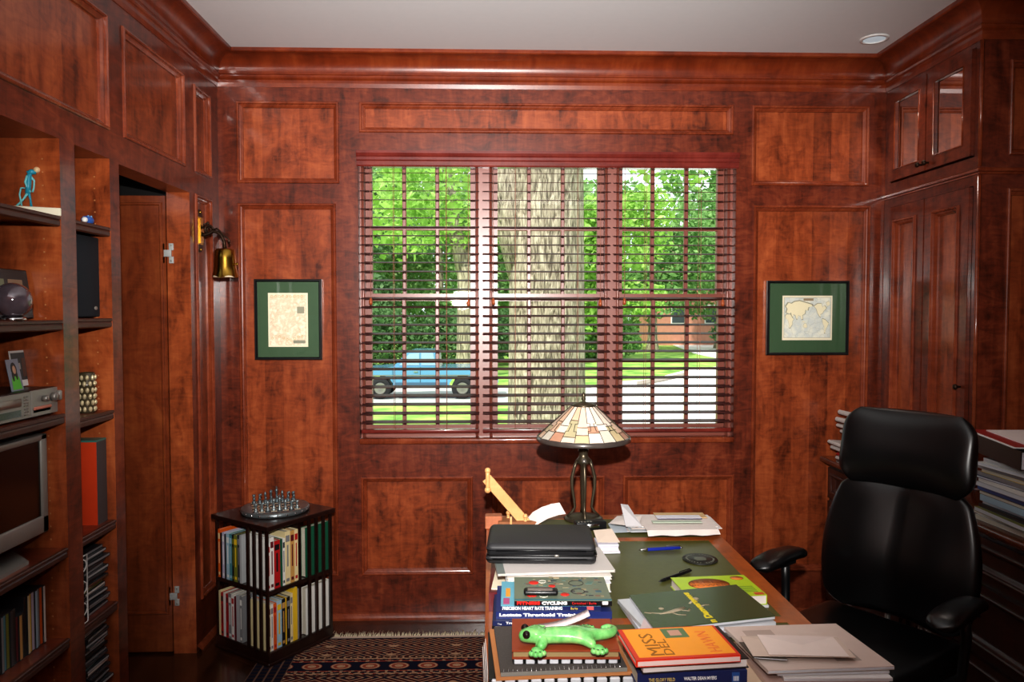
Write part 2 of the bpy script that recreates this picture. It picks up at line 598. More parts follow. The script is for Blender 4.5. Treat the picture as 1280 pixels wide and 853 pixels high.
# window units, each a double-hung sash pair with 3x2 panes over 3x2
GX = [(-.621, -.102, (-.452, -.277)), (.043, .575, (.210, .390)), (.709, 1.221, (.873, 1.055))]
YG = .13
bounds = [(WX0, -.030), (-.030, .642), (.642, WX1)]
for i, ((g0, g1, mun), (b0, b1)) in enumerate(zip(GX, bounds)):
    w = tag(bpy.data.objects.new('window_%d' % (i + 1), None), kind='structure')
    col.objects.link(w)
    zt, zb, zm = 2.376, 1.003, 1.69
    mb = MB()
    jd = .075      # jamb depth in front of the glass
    mb.box(b0, YG - jd, WZ0, g0 - .035, YG + .05, WZ1, 'sash')
    mb.box(g1 + .035, YG - jd, WZ0, b1, YG + .05, WZ1, 'sash')
    mb.box(g0 - .036, YG - jd, zt + .02, g1 + .036, YG + .05, WZ1, 'sash')
    mb.box(g0 - .036, YG - jd, WZ0, g1 + .036, YG + .05, WZ0 + .03, 'sash')
    for xx in (g0 - .036, g1 + .036):     # half-round stop bead
        mb.tube([(xx, YG - jd - .001, WZ0), (xx, YG - jd - .001, WZ1)], .008, 8, 'sash')
    mb.build('window_frame', w)
    for nm, y, za, zz, mz, bw in (('upper_sash', YG + .012, zm, zt, 2.046, .018), ('lower_sash', YG - .022, zb, zm - .01, 1.343, .018)):
        s_ = MB()
        s_.box(g0 - .034, y - .016, za - .028, g0, y + .016, zz + .02, 'sash')
        s_.box(g1, y - .016, za - .028, g1 + .034, y + .016, zz + .02, 'sash')
        s_.box(g0, y - .016, zz - .004, g1, y + .016, zz + .02, 'sash')
        s_.box(g0, y - .016, za - (.05 if nm[0] == 'l' else .028), g1, y + .016, za, 'sash')
        for mx in mun:
            s_.rbox(mx - .010, y - .013, za - .01, mx + .010, y + .013, zz + .01, .003, 'sash', seg=1, smooth=False)
        s_.rbox(g0 - .01, y - .0125, mz - .009, g1 + .01, y + .0125, mz + .009, .003, 'sash', seg=1, smooth=False)
        so = s_.build(nm, w)
        gl = MB()
        gl.quad((g0, y, za - .01), (g1, y, za - .01), (g1, y, zz + .01), (g0, y, zz + .01), 'glass')
        gl.build('glass', so)
    lk = MB()
    for dx in (-.035, .035):
        lk.rbox((g0 + g1) / 2 + dx - .008 - .05, YG - .05, zb - .035, (g0 + g1) / 2 + dx + .008 - .05, YG - .036, zb - .02, .003, 'darkbronze')
    lk.build('sash_lift', w)
mb = MB()
mb.rbox(WX0, -.018, WZ0 - .026, WX1, .12, WZ0 + .004, .008, 'moulding')
struct('trim_2', mb)

# ------------------------------------------------------------------ tall cabinet in the corner, over the counter
cab = thing('tall_cabinet', 'tall cherry corner cabinet with glazed top doors above panelled doors', 'cabinet', (0, 0, 0))
mb = MB()
ZCAB = ZCT + .002
# carcass faces: front plane (faces -x) frame around doors, end panel facing the camera
ud = [(-.725, -.40), (-.39, -.065)]
fr = lambda u, v, o: (XR - o, u, v)
panel_face(mb, fr, CAB_Y, -.004, ZCAB, ZC - .02, [], [(-.728, -.062, .90, 2.140), (-.728, -.062, 2.262, 2.722)], 'frame')
en = lambda u, v, o: (u, CAB_Y - o, v)
x_hi = at(1262, 120, y=CAB_Y).x
x_lo = at(1255, 400, y=CAB_Y).x
panel_face(mb, en, XR, XW - .002, ZCAB, ZC - .02, [(x_lo, XW - .06, .98, 2.125), (x_hi, XW - .06, 2.262, 2.66)], [], 'frame')
# interior of the glazed part
mb.quad((XR + .3, CAB_Y, 2.2), (XR + .3, -.01, 2.2), (XR + .3, -.01, 2.75), (XR + .3, CAB_Y, 2.75), 'darkwood')
mb.quad((XR, CAB_Y, 2.262), (XR + .3, CAB_Y, 2.262), (XR + .3, -.01, 2.262), (XR, -.01, 2.262), 'frame')
mb.quad((XR, CAB_Y, 2.722), (XR + .3, CAB_Y, 2.722), (XR + .3, -.01, 2.722), (XR, -.01, 2.722), 'frame')
mb.quad((XR, CAB_Y + .032, 2.262), (XR + .3, CAB_Y + .032, 2.262), (XR + .3, CAB_Y + .032, 2.722), (XR, CAB_Y + .032, 2.722), 'frame')
mb.quad((XR, -.02, 2.262), (XR + .3, -.02, 2.262), (XR + .3, -.02, 2.722), (XR, -.02, 2.722), 'frame')
mb.quad((XR + .015, CAB_Y, ZCAB), (XR + .015, -.01, ZCAB), (XR + .015, -.01, 2.2), (XR + .015, CAB_Y, 2.2), 'darkgap')
mb.box(XR + .03, CAB_Y + .03, 2.50, XR + .29, -.03, 2.512, 'frame')
mb.build('carcass', cab)
mb = MB()
sweep(mb, [(XR, -.004), (XR, CAB_Y), (XW - .004, CAB_Y)], [(0, 2.182), (.006, 2.184), (.008, 2.190), (.018, 2.194), (.020, 2.203), (.016, 2.208), (0, 2.211)], 'moulding')
mb.build('belt_moulding', cab)
mb = MB()
mb.tube([(XR - .002, CAB_Y - .002, ZCAB), (XR - .002, CAB_Y - .002, 2.18)], .009, 8, 'moulding')
mb.tube([(XR - .002, CAB_Y - .002, 2.215), (XR - .002, CAB_Y - .002, 2.74)], .009, 8, 'moulding')
mb.build('corner_bead', cab)


def knob(parent, x, y, z):
    k = MB()
    X = Matrix.Translation((x, y, z)) @ Matrix.Rotation(-math.pi / 2, 4, 'Y')
    k.lathe([(.005, 0), (.005, .012), (.011, .018), (.013, .024), (.009, .030), (.001, .032)], 12, 'darkbronze', X)
    k.build('knob', parent, label='small dark bronze knob')


for k, (a, b) in enumerate(ud):
    # upper glazed door
    d = MB()
    s_ = .055
    z0, z1 = 2.268, 2.716
    for (p, q, r, t) in ((a, a + s_, z0, z1), (b - s_, b, z0, z1), (a + s_, b - s_, z0, z0 + s_), (a + s_, b - s_, z1 - s_, z1)):
        d.box(XR - .018, p, r, XR + .002, q, t, 'frame')
    for (p, q, r, t) in ((a + s_, b - s_, z0 + s_, z1 - s_),):
        d.tube([(XR - .018, p, r), (XR - .018, q, r), (XR - .018, q, t), (XR - .018, p, t), (XR - .018, p, r)], .004, 6, 'moulding')
    do = d.build('glazed_door', cab)
    g = MB()
    g.quad((XR - .006, a + s_, z0 + s_), (XR - .006, b - s_, z0 + s_), (XR - .006, b - s_, z1 - s_), (XR - .006, a + s_, z1 - s_), 'cabglass')
    g.build('glass_pane', do)
    knob(do, XR - .018, (b - .022) if k == 0 else (a + .022), 2.298)
    # lower panelled door
    d = MB()
    z0, z1 = .905, 2.134
    panel_face(d, lambda u, v, o: (XR - .018 - o, u, v), a, b, z0, z1, [(a + .06, b - .06, z0 + .07, z1 - .065)], [])
    for (p, q) in ((a, a), (b, b)):
        d.quad((XR - .018, p, z0), (XR, p, z0), (XR, p, z1), (XR - .018, p, z1), 'frame')
    d.quad((XR - .018, a, z1), (XR, a, z1), (XR, b, z1), (XR - .018, b, z1), 'frame')
    do = d.build('panelled_door', cab)
    if k == 0:
        knob(do, XR - .018, a + .03, at(1207, 485, x=XR - .02).z)

# counter and drawers beneath it
cu = thing('credenza', 'dark stained counter with drawers running along the right wall', 'credenza')
mb = MB()
mb.rbox(XC - .015, YN + 1.4, ZCT - .028, XW - .004, -.004, ZCT, .008, 'counter')
mb.build('countertop', cu)
mb = MB()
mb.box(XC + .03, YN + 1.42, .09, XW - .01, -.03, ZCT - .028, 'drawerwood')
mb.box(XC + .08, YN + 1.42, 0, XW - .01, -.03, .09, 'darkwood')
mb.build('cabinet_body', cu)
for a, b in ((-.80, -.05), (-1.60, -.85), (-2.4, -1.65)):
    for z0, z1 in ((.64, .795), (.37, .62), (.11, .35)):
        d = MB()
        panel_face(d, lambda u, v, o: (XC + .012 - o, u, v), a, b, z0, z1, [(a + .03, b - .03, z0 + .025, z1 - .025)], [], 'drawerwood', 'drawerwood', 'drawerwood')
        d.box(XC + .0275, a, z0, XC + .031, b, z1, 'drawerwood')
        for q1, q2 in ((a, a + .004), (b - .004, b)):
            d.box(XC + .0125, q1, z0, XC + .0275, q2, z1, 'drawerwood')
        d.box(XC + .0125, a, z1 - .004, XC + .0275, b, z1, 'drawerwood')
        do = d.build('drawer', cu)
        h = MB()
        zc_, yc = (z0 + z1) / 2 + .01, (a + b) / 2
        h.tube([(XC + .012, yc - .05, zc_), (XC - .012, yc - .05, zc_), (XC - .014, yc, zc_), (XC - .012, yc + .05, zc_), (XC + .012, yc + .05, zc_)], .0045, 8, 'darkbronze')
        h.build('handle', do)

# ceiling can light
cl = thing('recessed_light', 'small round recessed ceiling light near the right cornice', 'ceiling light', (LX, LY, ZC))
mb = MB()
mb.lathe([(.066, -.001), (.064, -.006), (.052, -.008), (.050, -.001)], 32, 'white', caps=False)
mb.build('trim_ring', cl)
mb = MB()
M['canlens'] = plain('can_lens', (190, 200, 205), .4, noise=0, emit=(200, 214, 222), es=.42)
mb.lathe([(.050, -.003), (.03, -.0045), (.001, -.005)], 32, 'canlens', caps=False)
mb.build('lens', cl)

# ------------------------------------------------------------------ blinds
val = MB()
vp = [(0, 2.345), (.012, 2.345), (.016, 2.352), (.016, 2.372), (.022, 2.378), (.022, 2.392), (.028, 2.398), (.034, 2.410), (.034, 2.422), (0, 2.422)]
for (o0, z0), (o1, z1) in zip(vp, vp[1:]):
    val.quad((WX0 - .004, -o0, z0), (WX1 + .008, -o0, z0), (WX1 + .008, -o1, z1), (WX0 - .004, -o1, z1), 'blindwood')
for xx in (WX0 - .004, WX1 + .008):
    val.add([(xx, -o, z) for o, z in vp], [tuple(range(len(vp)))], 'blindwood')
val.build('valance', label='reddish wooden valance board across the top of the window blinds', cat='valance')
blabels = ['wooden slat blind hanging in the left third of the window', 'wooden slat blind hanging in the middle of the window, behind the lamp',
           'wooden slat blind hanging in the right third of the window']
bx = [(WX0 + .006, -.054), (-.036, .630), (.646, WX1 - .008)]
for (x0, x1), lb in zip(bx, blabels):
    b = thing('venetian_blind', lb, 'blind', (0, 0, 0), group='wooden window blinds')
    mb = MB()
    n = 29
    for k in range(n):
        z = 2.322 - k * .0462
        tilt = R(10)
        X = Matrix.Translation(((x0 + x1) / 2, .038, z)) @ Matrix.Rotation(tilt, 4, 'X')
        mb.rbox(x0 - (x0 + x1) / 2, -.025, -.0014, x1 - (x0 + x1) / 2, .025, .0016, .0012, 'slatwood', X, seg=1, smooth=False)
    mb.build('slats', b)
    r = MB()
    r.rbox(x0, .012, .972, x1, .064, .992, .004, 'blindwood')
    r.build('bottom_rail', b)
    r = MB()
    r.box(x0, .012, 2.35, x1, .064, 2.39, 'blindwood')
    r.build('head_rail', b)
    c = MB()
    for xx in (x0 + .17, x1 - .17):
        for yy in (.014, .062):
            c.tube([(xx, yy, .98), (xx, yy, 2.36)], .0011, 5, 'cordtan' if 'cordtan' in M else M.setdefault('cordtan', plain('cordtan', (170, 110, 90), .8)))
    c.build('ladder_cord', b)
    for xx, zz in ((x0 + .055, 1.655), (x1 - .055, 1.648)):
        c = MB()
        c.tube([(xx, .006, 2.35), (xx, .004, zz + .02)], .0012, 5, 'cordtan')
        co = c.build('pull_cord', b)
        t = MB(Matrix.Translation((xx, .004, zz)))
        t.lathe([(.002, .022), (.006, .018), (.009, .004), (.010, -.006), (.006, -.014), (.002, -.016)], 10, cmat((168, 84, 44), .3))
        t.build('tassel', co)

# ------------------------------------------------------------------ framed maps
def picture(label, a, b, art, fw=.014):
    """a, b: corner pixels on the wall"""
    p0, p1 = at(*a, y=-.012), at(*b, y=-.012)
    cx, cz = (p0.x + p1.x) / 2, (p0.z + p1.z) / 2
    w, h = abs(p1.x - p0.x) / 2, abs(p1.z - p0.z) / 2
    t = thing('framed_map', label, 'picture', (cx, 0.0, cz), group='framed antique maps')
    f = MB()
    yb = .013
    prof = [(0, yb), (0, -.010), (.003, -.014), (.008, -.014), (.012, -.009), (fw, -.006), (fw, 0.0)]
    for (i0, y0), (i1, y1) in zip(prof, prof[1:]):
        ra = [(-w + i0, y0, -h + i0), (w - i0, y0, -h + i0), (w - i0, y0, h - i0), (-w + i0, y0, h - i0)]
        rb = [(-w + i1, y1, -h + i1), (w - i1, y1, -h + i1), (w - i1, y1, h - i1), (-w + i1, y1, h - i1)]
        for k in range(4):
            f.add([ra[k], ra[(k + 1) % 4], rb[(k + 1) % 4], rb[k]], [(0, 1, 2, 3)], 'black')
    f.build('frame', t)
    m = MB()
    i = fw - .002
    m.box(-w + i, 0, -h + i, w - i, .004, h - i, 'greenmat')
    m.build('mat_board', t)
    art(t, w, h)
    g = MB()
    g.quad((-w + i, -.004, -h + i), (w - i, -.004, -h + i), (w - i, -.004, h - i), (-w + i, -.004, h - i), 'picglass')
    g.build('glass', t)
    return t


def mapmat(name, base, line, tint, sc_):
    m, nt, p = new_mat(name)
    tc = nt.nodes.new('ShaderNodeTexCoord')
    n1 = nt.nodes.new('ShaderNodeTexNoise')
    n1.inputs['Scale'].default_value = sc_
    n1.inputs['Detail'].default_value = 6
    n2 = nt.nodes.new('ShaderNodeTexVoronoi')
    n2.feature = 'DISTANCE_TO_EDGE'
    n2.inputs['Scale'].default_value = sc_ * 1.6
    nt.links.new(tc.outputs['Object'], n1.inputs[0])
    nt.links.new(tc.outputs['Object'], n2.inputs[0])
    r1 = ramp(nt, [(.35, srgb(base)), (.55, srgb(tint)), (.7, srgb(base))])
    r2 = ramp(nt, [(0, srgb(line)), (.035, (1, 1, 1, 1))])
    nt.links.new(n1.outputs['Fac'], r1.inputs[0])
    nt.links.new(n2.outputs['Distance'], r2.inputs[0])
    mx = nt.nodes.new('ShaderNodeMix')
    mx.data_type = 'RGBA'
    mx.blend_type = 'MULTIPLY'
    mx.inputs['Factor'].default_value = .45
    nt.links.new(r1.outputs[0], mx.inputs['A'])
    nt.links.new(r2.outputs[0], mx.inputs['B'])
    nt.links.new(mx.outputs['Result'], p.inputs['Base Color'])
    p.inputs['Roughness'].default_value = .8
    return m


def art_left(t, w, h):
    m = MB()
    x0, x1, z0, z1 = -w * .60, w * .60 * .98, -h * .68, h * .66
    m.box(x0, -.0012, z0, x1, 0, z1, 'cream')
    m.build('map_sheet', t)
    c = MB()
    c.box(x0 + .008, -.0018, z0 + .008, x1 - .008, -.001, z1 - .008, mapmat('county_map', (244, 236, 218), (170, 160, 130), (228, 206, 180), 34))
    # two cartouches and the scroll border
    c.box(x1 - .055, -.0022, z1 - .105, x1 - .018, -.0016, z1 - .07, cmat((160, 158, 138), .8))
    c.box(x1 - .075, -.0022, z0 + .018, x1 - .014, -.0016, z0 + .034, cmat((150, 150, 132), .8))
    for k in range(9):
        c.lathe([(.0065, 0), (.0045, 0)], 10, cmat((196, 176, 120), .8), Matrix.Translation((x0 + .02 + k * .019, -.0022, z1 - .018)) @ Matrix.Rotation(R(90), 4, 'X'), caps=False)
        c.lathe([(.0065, 0), (.0045, 0)], 10, cmat((196, 176, 120), .8), Matrix.Translation((x0 + .02 + k * .019, -.0022, z0 + .045 + .01 * math.sin(k))) @ Matrix.Rotation(R(90), 4, 'X'), caps=False)
    c.build('map_print', t)


def art_world(t, w, h):
    m = MB()
    x0, x1, z0, z1 = -w * .62, w * .60, -h * .60, h * .60
    m.box(x0, -.0012, z0, x1, 0, z1, 'cream')
    m.build('map_sheet', t)
    c = MB()
    c.box(x0 + .008, -.0016, z0 + .012, x1 - .008, -.001, z1 - .010, mapmat('sea_tone', (232, 230, 216), (200, 200, 190), (206, 210, 206), 16))
    W_, H_ = x1 - x0, z1 - z0
    land = cmat((232, 224, 196), .8)
    edge = cmat((156, 154, 132), .8)
    shapes = [  # outlines in sheet fractions: Europe+Asia, Africa, India side, Australia, N America, S America, Greenland
        [(.08, .62), (.10, .70), (.07, .76), (.12, .84), (.18, .82), (.24, .86), (.34, .88), (.46, .84), (.58, .80), (.60, .76), (.52, .74), (.50, .66), (.46, .68), (.45, .60), (.40, .56), (.41, .48), (.38, .47), (.36, .54), (.32, .56), (.30, .48), (.28, .48), (.26, .56), (.22, .58), (.22, .52), (.19, .54), (.17, .62), (.13, .60)],
        [(.08, .58), (.16, .58), (.20, .50), (.23, .48), (.20, .42), (.20, .36), (.16, .28), (.14, .28), (.13, .38), (.11, .46), (.07, .48), (.06, .54)],
        [(.42, .34), (.45, .38), (.48, .37), (.50, .32), (.49, .28), (.45, .28), (.42, .30)],
        [(.63, .76), (.68, .70), (.70, .62), (.74, .54), (.77, .52), (.76, .58), (.80, .60), (.83, .66), (.88, .72), (.84, .78), (.80, .74), (.78, .82), (.70, .82)],
        [(.80, .48), (.86, .46), (.93, .38), (.90, .30), (.87, .24), (.86, .16), (.84, .17), (.84, .30), (.81, .38)],
        [(.87, .84), (.93, .88), (.95, .80), (.90, .76)],
        [(.40, .44), (.43, .43), (.46, .41), (.42, .40)]]
    for s_ in shapes:
        cx = sum(p[0] for p in s_) / len(s_)
        cz = sum(p[1] for p in s_) / len(s_)
        for mat_, y_, g in ((edge, -.0020, 1.10), (land, -.0024, 1.0)):
            pts = [(x0 + W_ * (cx + (px_ - cx) * g), z0 + H_ * (cz + (pz - cz) * g)) for px_, pz in s_]
            c.add([(p[0], y_, p[1]) for p in pts], [tuple(range(len(pts)))], mat_)
    c.box(x0 + W_ * .42, -.0024, z0 + H_ * .885, x0 + W_ * .62, -.0016, z0 + H_ * .94, cmat((158, 140, 112), .8))
    for (a, b, cc, d) in ((x0 + .008, x1 - .008, z0 + .012, z0 + .0135), (x0 + .008, x1 - .008, z1 - .0105, z1 - .009),
                          (x0 + .008, x0 + .0095, z0 + .012, z1 - .009), (x1 - .0095, x1 - .008, z0 + .012, z1 - .009)):
        c.box(a, -.0022, cc, b, -.0016, d, edge)
    c.build('map_print', t)


picture('black framed antique county map on green mat, left of the window', (317, 349), (402, 450), art_left)
picture('black framed antique world map on green mat, right of the window', (960, 351), (1061, 444), art_world)

# ------------------------------------------------------------------ wall sconce
sy = -.275
SHX = Matrix.Translation((.123, 0, -.092)) @ Matrix.Diagonal((1.1, 1.1, 1.30, 1))
st = thing('wall_sconce', 'antique brass bell wall lamp on an ornate bracket beside the door', 'wall lamp', (XL, sy, at(252, 290, x=XL).z))
mb = MB(Matrix.Rotation(R(90), 4, 'Z') @ Matrix.Rotation(R(90), 4, 'X'))   # local: x->+y, y->z, z->+x
pl = [(-.028, -.065), (.028, -.065), (.028, .065), (-.028, .065)]
mb.prism(pl, 0, .012, 'brass')
for s_ in (-1, 1):
    arc = [(.028 * math.cos(a), s_ * (.065 + .036 * math.sin(a))) for a in [math.pi * k / 10 for k in range(11)]]
    mb.prism(arc if s_ > 0 else arc[::-1], 0, .010, 'darkbronze')
    mb.ball((0, s_ * .088, .010), .008, 'brass', 10)
mb.prism([(-.017, -.058), (.017, -.058), (.017, .058), (-.017, .058)], .012, .018, 'brass')
mb.build('backplate', st)
mb = MB()
arm = [(.01, 0, -.012), (.03, 0, -.02), (.05, 0, -.012), (.07, 0, .0), (.09, 0, -.006), (.108, 0, -.022), (.120, 0, -.050), (.123, 0, -.086)]
mb.tube(arm, [.010, .010, .009, .009, .008, .007, .007, .011], 10, 'darkbronze')
sp = []
for k in range(26):
    a = k * .42
    r = .022 - k * .0007
    sp.append((.048 + r * math.cos(a), .0, .006 + r * math.sin(a)))
mb.tube(sp, .0048, 8, 'darkbronze')
mb.tube([(.02, 0, .01), (.028, 0, .03), (.042, 0, .036), (.052, 0, .030)], .005, 8, 'darkbronze')
mb.tube([(.07, 0, .004), (.086, 0, .012), (.1, 0, .000), (.118, 0, -.022), (.138, 0, -.034), (.146, 0, -.05), (.140, 0, -.058)], .0045, 8, 'darkbronze')
mb.ball((.045, 0, .038), .007, 'darkbronze', 8)
mb.build('scroll_arm', st)
mb = MB(SHX)
prof_b = [(.012, .008), (.034, .006), (.042, -.002), (.044, -.030), (.046, -.060), (.050, -.082), (.056, -.096)]
n = 32
vs, fs = [], []
for j, (r, z) in enumerate(prof_b):
    for k in range(n):
        a = 2 * math.pi * k / n
        zz = z + (.004 * math.sin(5 * a) if j == len(prof_b) - 1 else 0)
        vs.append((r * math.cos(a), r * math.sin(a), zz))
for j in range(len(prof_b) - 1):
    for k in range(n):
        fs.append((j * n + k, j * n + (k + 1) % n, (j + 1) * n + (k + 1) % n, (j + 1) * n + k))
mb.add(vs, fs, 'brass', True)
so = mb.build('bell_shade', st)
mb = MB(SHX)
mb.lathe([(.050, -.098), (.040, -.070), (.036, -.02), (.01, -.004)], 24, plain('shade_inner', (245, 225, 190), .5, noise=0), caps=False)
mb.tube([(.042, -.012, -.05), (.054, -.014, -.05)], .003, 8, 'brass')
mb.ball((.056, -.014, -.05), .006, 'brass', 10)
mb.build('switch_key', st)

# ------------------------------------------------------------------ books
COLN = {'red': (176, 26, 28), 'white': (222, 220, 214), 'black': (22, 22, 24), 'navy': (26, 34, 78), 'green': (24, 84, 60),
        'teal': (70, 132, 140), 'yellow': (226, 186, 40), 'orange': (214, 92, 24), 'cream': (222, 206, 158), 'pale blue': (160, 190, 206),
        'olive': (116, 120, 40), 'grey': (130, 130, 132), 'maroon': (96, 22, 30), 'lilac': (190, 180, 200), 'tan': (196, 150, 84),
        'brown': (96, 58, 36), 'pink': (220, 140, 150), 'dark grey': (52, 54, 58), 'blue': (44, 84, 150), 'silver': (170, 172, 174)}
ORD = ['first', 'second', 'third', 'fourth', 'fifth', 'sixth', 'seventh', 'eighth', 'ninth', 'tenth', 'eleventh', 'twelfth', 'thirteenth', 'fourteenth', 'fifteenth', 'sixteenth', 'seventeenth',
       'eighteenth', 'nineteenth', 'twentieth', 'twenty-first', 'twenty-second', 'twenty-third', 'twenty-fourth', 'twenty-fifth', 'twenty-sixth']


def vbook(label, X, th, h, d, c, group, detail=0, name='book', cat='book'):
    """upright book: spine faces local -y at y=0, thickness along x from 0"""
    t = thing(name, label, cat, group=group)
    t.matrix_world = X
    cm = cmat(COLN[c], .4)
    m = MB()
    b = .0016
    m.box(0, 0, 0, b, d, h, cm)
    m.box(th - b, 0, 0, th, d, h, cm)
    m.box(b, 0, 0, th - b, b * 1.5, h, cm)
    if detail:
        dc = cmat(COLN[detail], .4)
        k = rnd.random()
        m.box(th * .12, -.0004, h * .80, th * .88, 0, h * .92, dc)
        m.box(th * .36, -.0004, h * (.28 + .1 * k), th * .64, 0, h * .74, dc)
        m.box(th * .2, -.0004, h * .05, th * .8, 0, h * .11, dc)
    m.build('cover', t)
    m = MB()
    m.box(b, b * 1.5, .002, th - b, d - .002, h - .003, 'pages')
    m.build('pages', t)
    return t


# revolving bookcase --------------------------------------------------
Fc = Vector((-.988, -.552, .0095))
S = .386
ang = R(45)
uR = Vector((math.cos(R(55)), math.sin(R(55)), 0))      # along right face, away from the near corner
uL = Vector((-uR.y, uR.x, 0))                                 # along left face, away from the near corner
# local frame: origin near corner, +x along the right face, +y along the left face (depth)
BX = Matrix(((uR.x, uL.x, 0, Fc.x), (uR.y, uL.y, 0, Fc.y), (0, 0, 1, Fc.z), (0, 0, 0, 1)))
rv = thing('revolving_bookcase', 'square dark wood revolving bookcase with two tiers in the corner', 'bookcase')
rv.matrix_world = BX
TZ = .640
mb = MB()
mb.rbox(-.014, -.014, TZ - .022, S + .006, S + .006, TZ, .004, 'darkwood', seg=2, smooth=False)
mb.build('top', rv)
mb = MB()
mb.box(0.006, 0.006, .322, S - .006, S - .006, .340, 'darkwood')
mb.build('shelf', rv)
mb = MB()
mb.rbox(.0, .0, .012, S, S, .062, .005, 'darkwood', seg=2, smooth=False)
mb.rbox(-.004, -.004, 0.001, S + .004, S + .004, .016, .003, 'darkwood', seg=1, smooth=False)
mb.build('base', rv)
mb = MB()
mb.box(S / 2 - .012, S / 2 - .012, .06, S / 2 + .012, S / 2 + .012, TZ - .02, 'darkwood')
mb.box(.17, .185, .062, S - .02, .193, TZ - .022, 'darkwood')
mb.box(.185, .02, .062, .193, S - .17, TZ - .022, 'darkwood')
mb.build('divider', rv)
sw = .015
# slats: on the left face (x=0) near the front corner, on the right face (y=0) at the far end, and the matching ones behind
for k in range(4):
    u = .003 + k * .044
    a = MB(); a.box(-.002, u, .05, .008, u + sw, TZ - .02, 'darkwood'); a.build('slat', rv)
    a = MB(); a.box(S - .004 - u - sw, -.002, .05, S - .004 - u, .008, TZ - .02, 'darkwood'); a.build('slat', rv)
    a = MB(); a.box(S - .008, S - .004 - u - sw, .05, S + .002, S - .004 - u, TZ - .02, 'darkwood'); a.build('slat', rv)
    a = MB(); a.box(.004 + u, S - .008, .05, .004 + u + sw, S + .002, TZ - .02, 'darkwood'); a.build('slat', rv)


def row(face, tier, specs, group, start=0, depth=.14):
    z = .341 if tier else .063
    tname = 'upper' if tier else 'lower'
    pos = start
    k_th = (S - .208 - start) / sum(q_[1] for q_ in specs)
    for i, sp_ in enumerate(specs):
        c, th, h = sp_[:3]
        th *= k_th; h *= 1.06
        det = sp_[3] if len(sp_) > 3 else 0
        lab = '%s book, %s from the %s in the %s tier of the revolving bookcase' % (c, ORD[i], 'near corner' if face == 'R' else 'left', tname)
        if face == 'R':
            X = BX @ Matrix.Translation((pos, .013, z))
            pos += th + .0006
        else:       # left face: books run from the far-left corner towards the front corner, spines facing -x local
            X = BX @ Matrix.Translation((.006, S - .010 - pos, z)) @ Matrix.Rotation(R(-90), 4, 'Z')
            pos += th + .0006
        vbook(lab, X, th, h, depth if len(sp_) < 5 else sp_[4], c, group, det)


row('R', 1, [('white', .010, .205, 'red', .15), ('white', .022, .225, 'maroon', .16), ('red', .034, .205, 'black'), ('green', .014, .205), ('white', .014, .205, 'dark grey'),
             ('cream', .030, .232, 'grey', .15), ('tan', .024, .228, 'maroon', .15), ('cream', .022, .228, 'red', .15)], 'right face books of the upper tier', .012)
row('R', 0, [('cream', .008, .20, 'maroon', .15), ('white', .014, .20, 'grey', .15), ('orange', .016, .20, 'red'), ('pale blue', .026, .205, 'yellow'), ('black', .018, .205, 'tan'), ('yellow', .006, .205),
             ('black', .018, .205, 'grey'), ('cream', .014, .215, 'grey'), ('yellow', .024, .235, 0, .15), ('grey', .008, .225)], 'right face books of the lower tier', .012)
row('L', 1, [('orange', .012, .215, 'cream', .16), ('black', .010, .20), ('lilac', .012, .205, 'white'), ('dark grey', .010, .20), ('pale blue', .016, .205, 'white'), ('teal', .014, .205, 'pale blue'),
             ('black', .010, .205, 'olive'), ('olive', .018, .205, 'yellow'), ('dark grey', .012, .21, 'grey'), ('silver', .010, .21)], 'left face books of the upper tier', .01)
row('L', 0, [('cream', .010, .20, 0, .16), ('red', .012, .195, 'black'), ('white', .012, .195), ('red', .012, .195, 'maroon'), ('grey', .014, .2, 'white'), ('white', .014, .2, 'red'),
             ('maroon', .010, .195), ('silver', .016, .205), ('grey', .012, .205, 'white')], 'left face books of the lower tier', .01)
# books of the rear compartments whose covers show through the far slats
vbook('green book with white panels seen through the slats, upper tier', BX @ Matrix.Translation((S - .012, .012, .341)) @ Matrix.Rotation(R(90), 4, 'Z'), .03, .235, .15, 'green', 'books behind the slats', 'white')
vbook('white book seen through the slats at right, lower tier', BX @ Matrix.Translation((S - .012, .012, .063)) @ Matrix.Rotation(R(90), 4, 'Z'), .03, .225, .15, 'white', 'books behind the slats', 'grey')

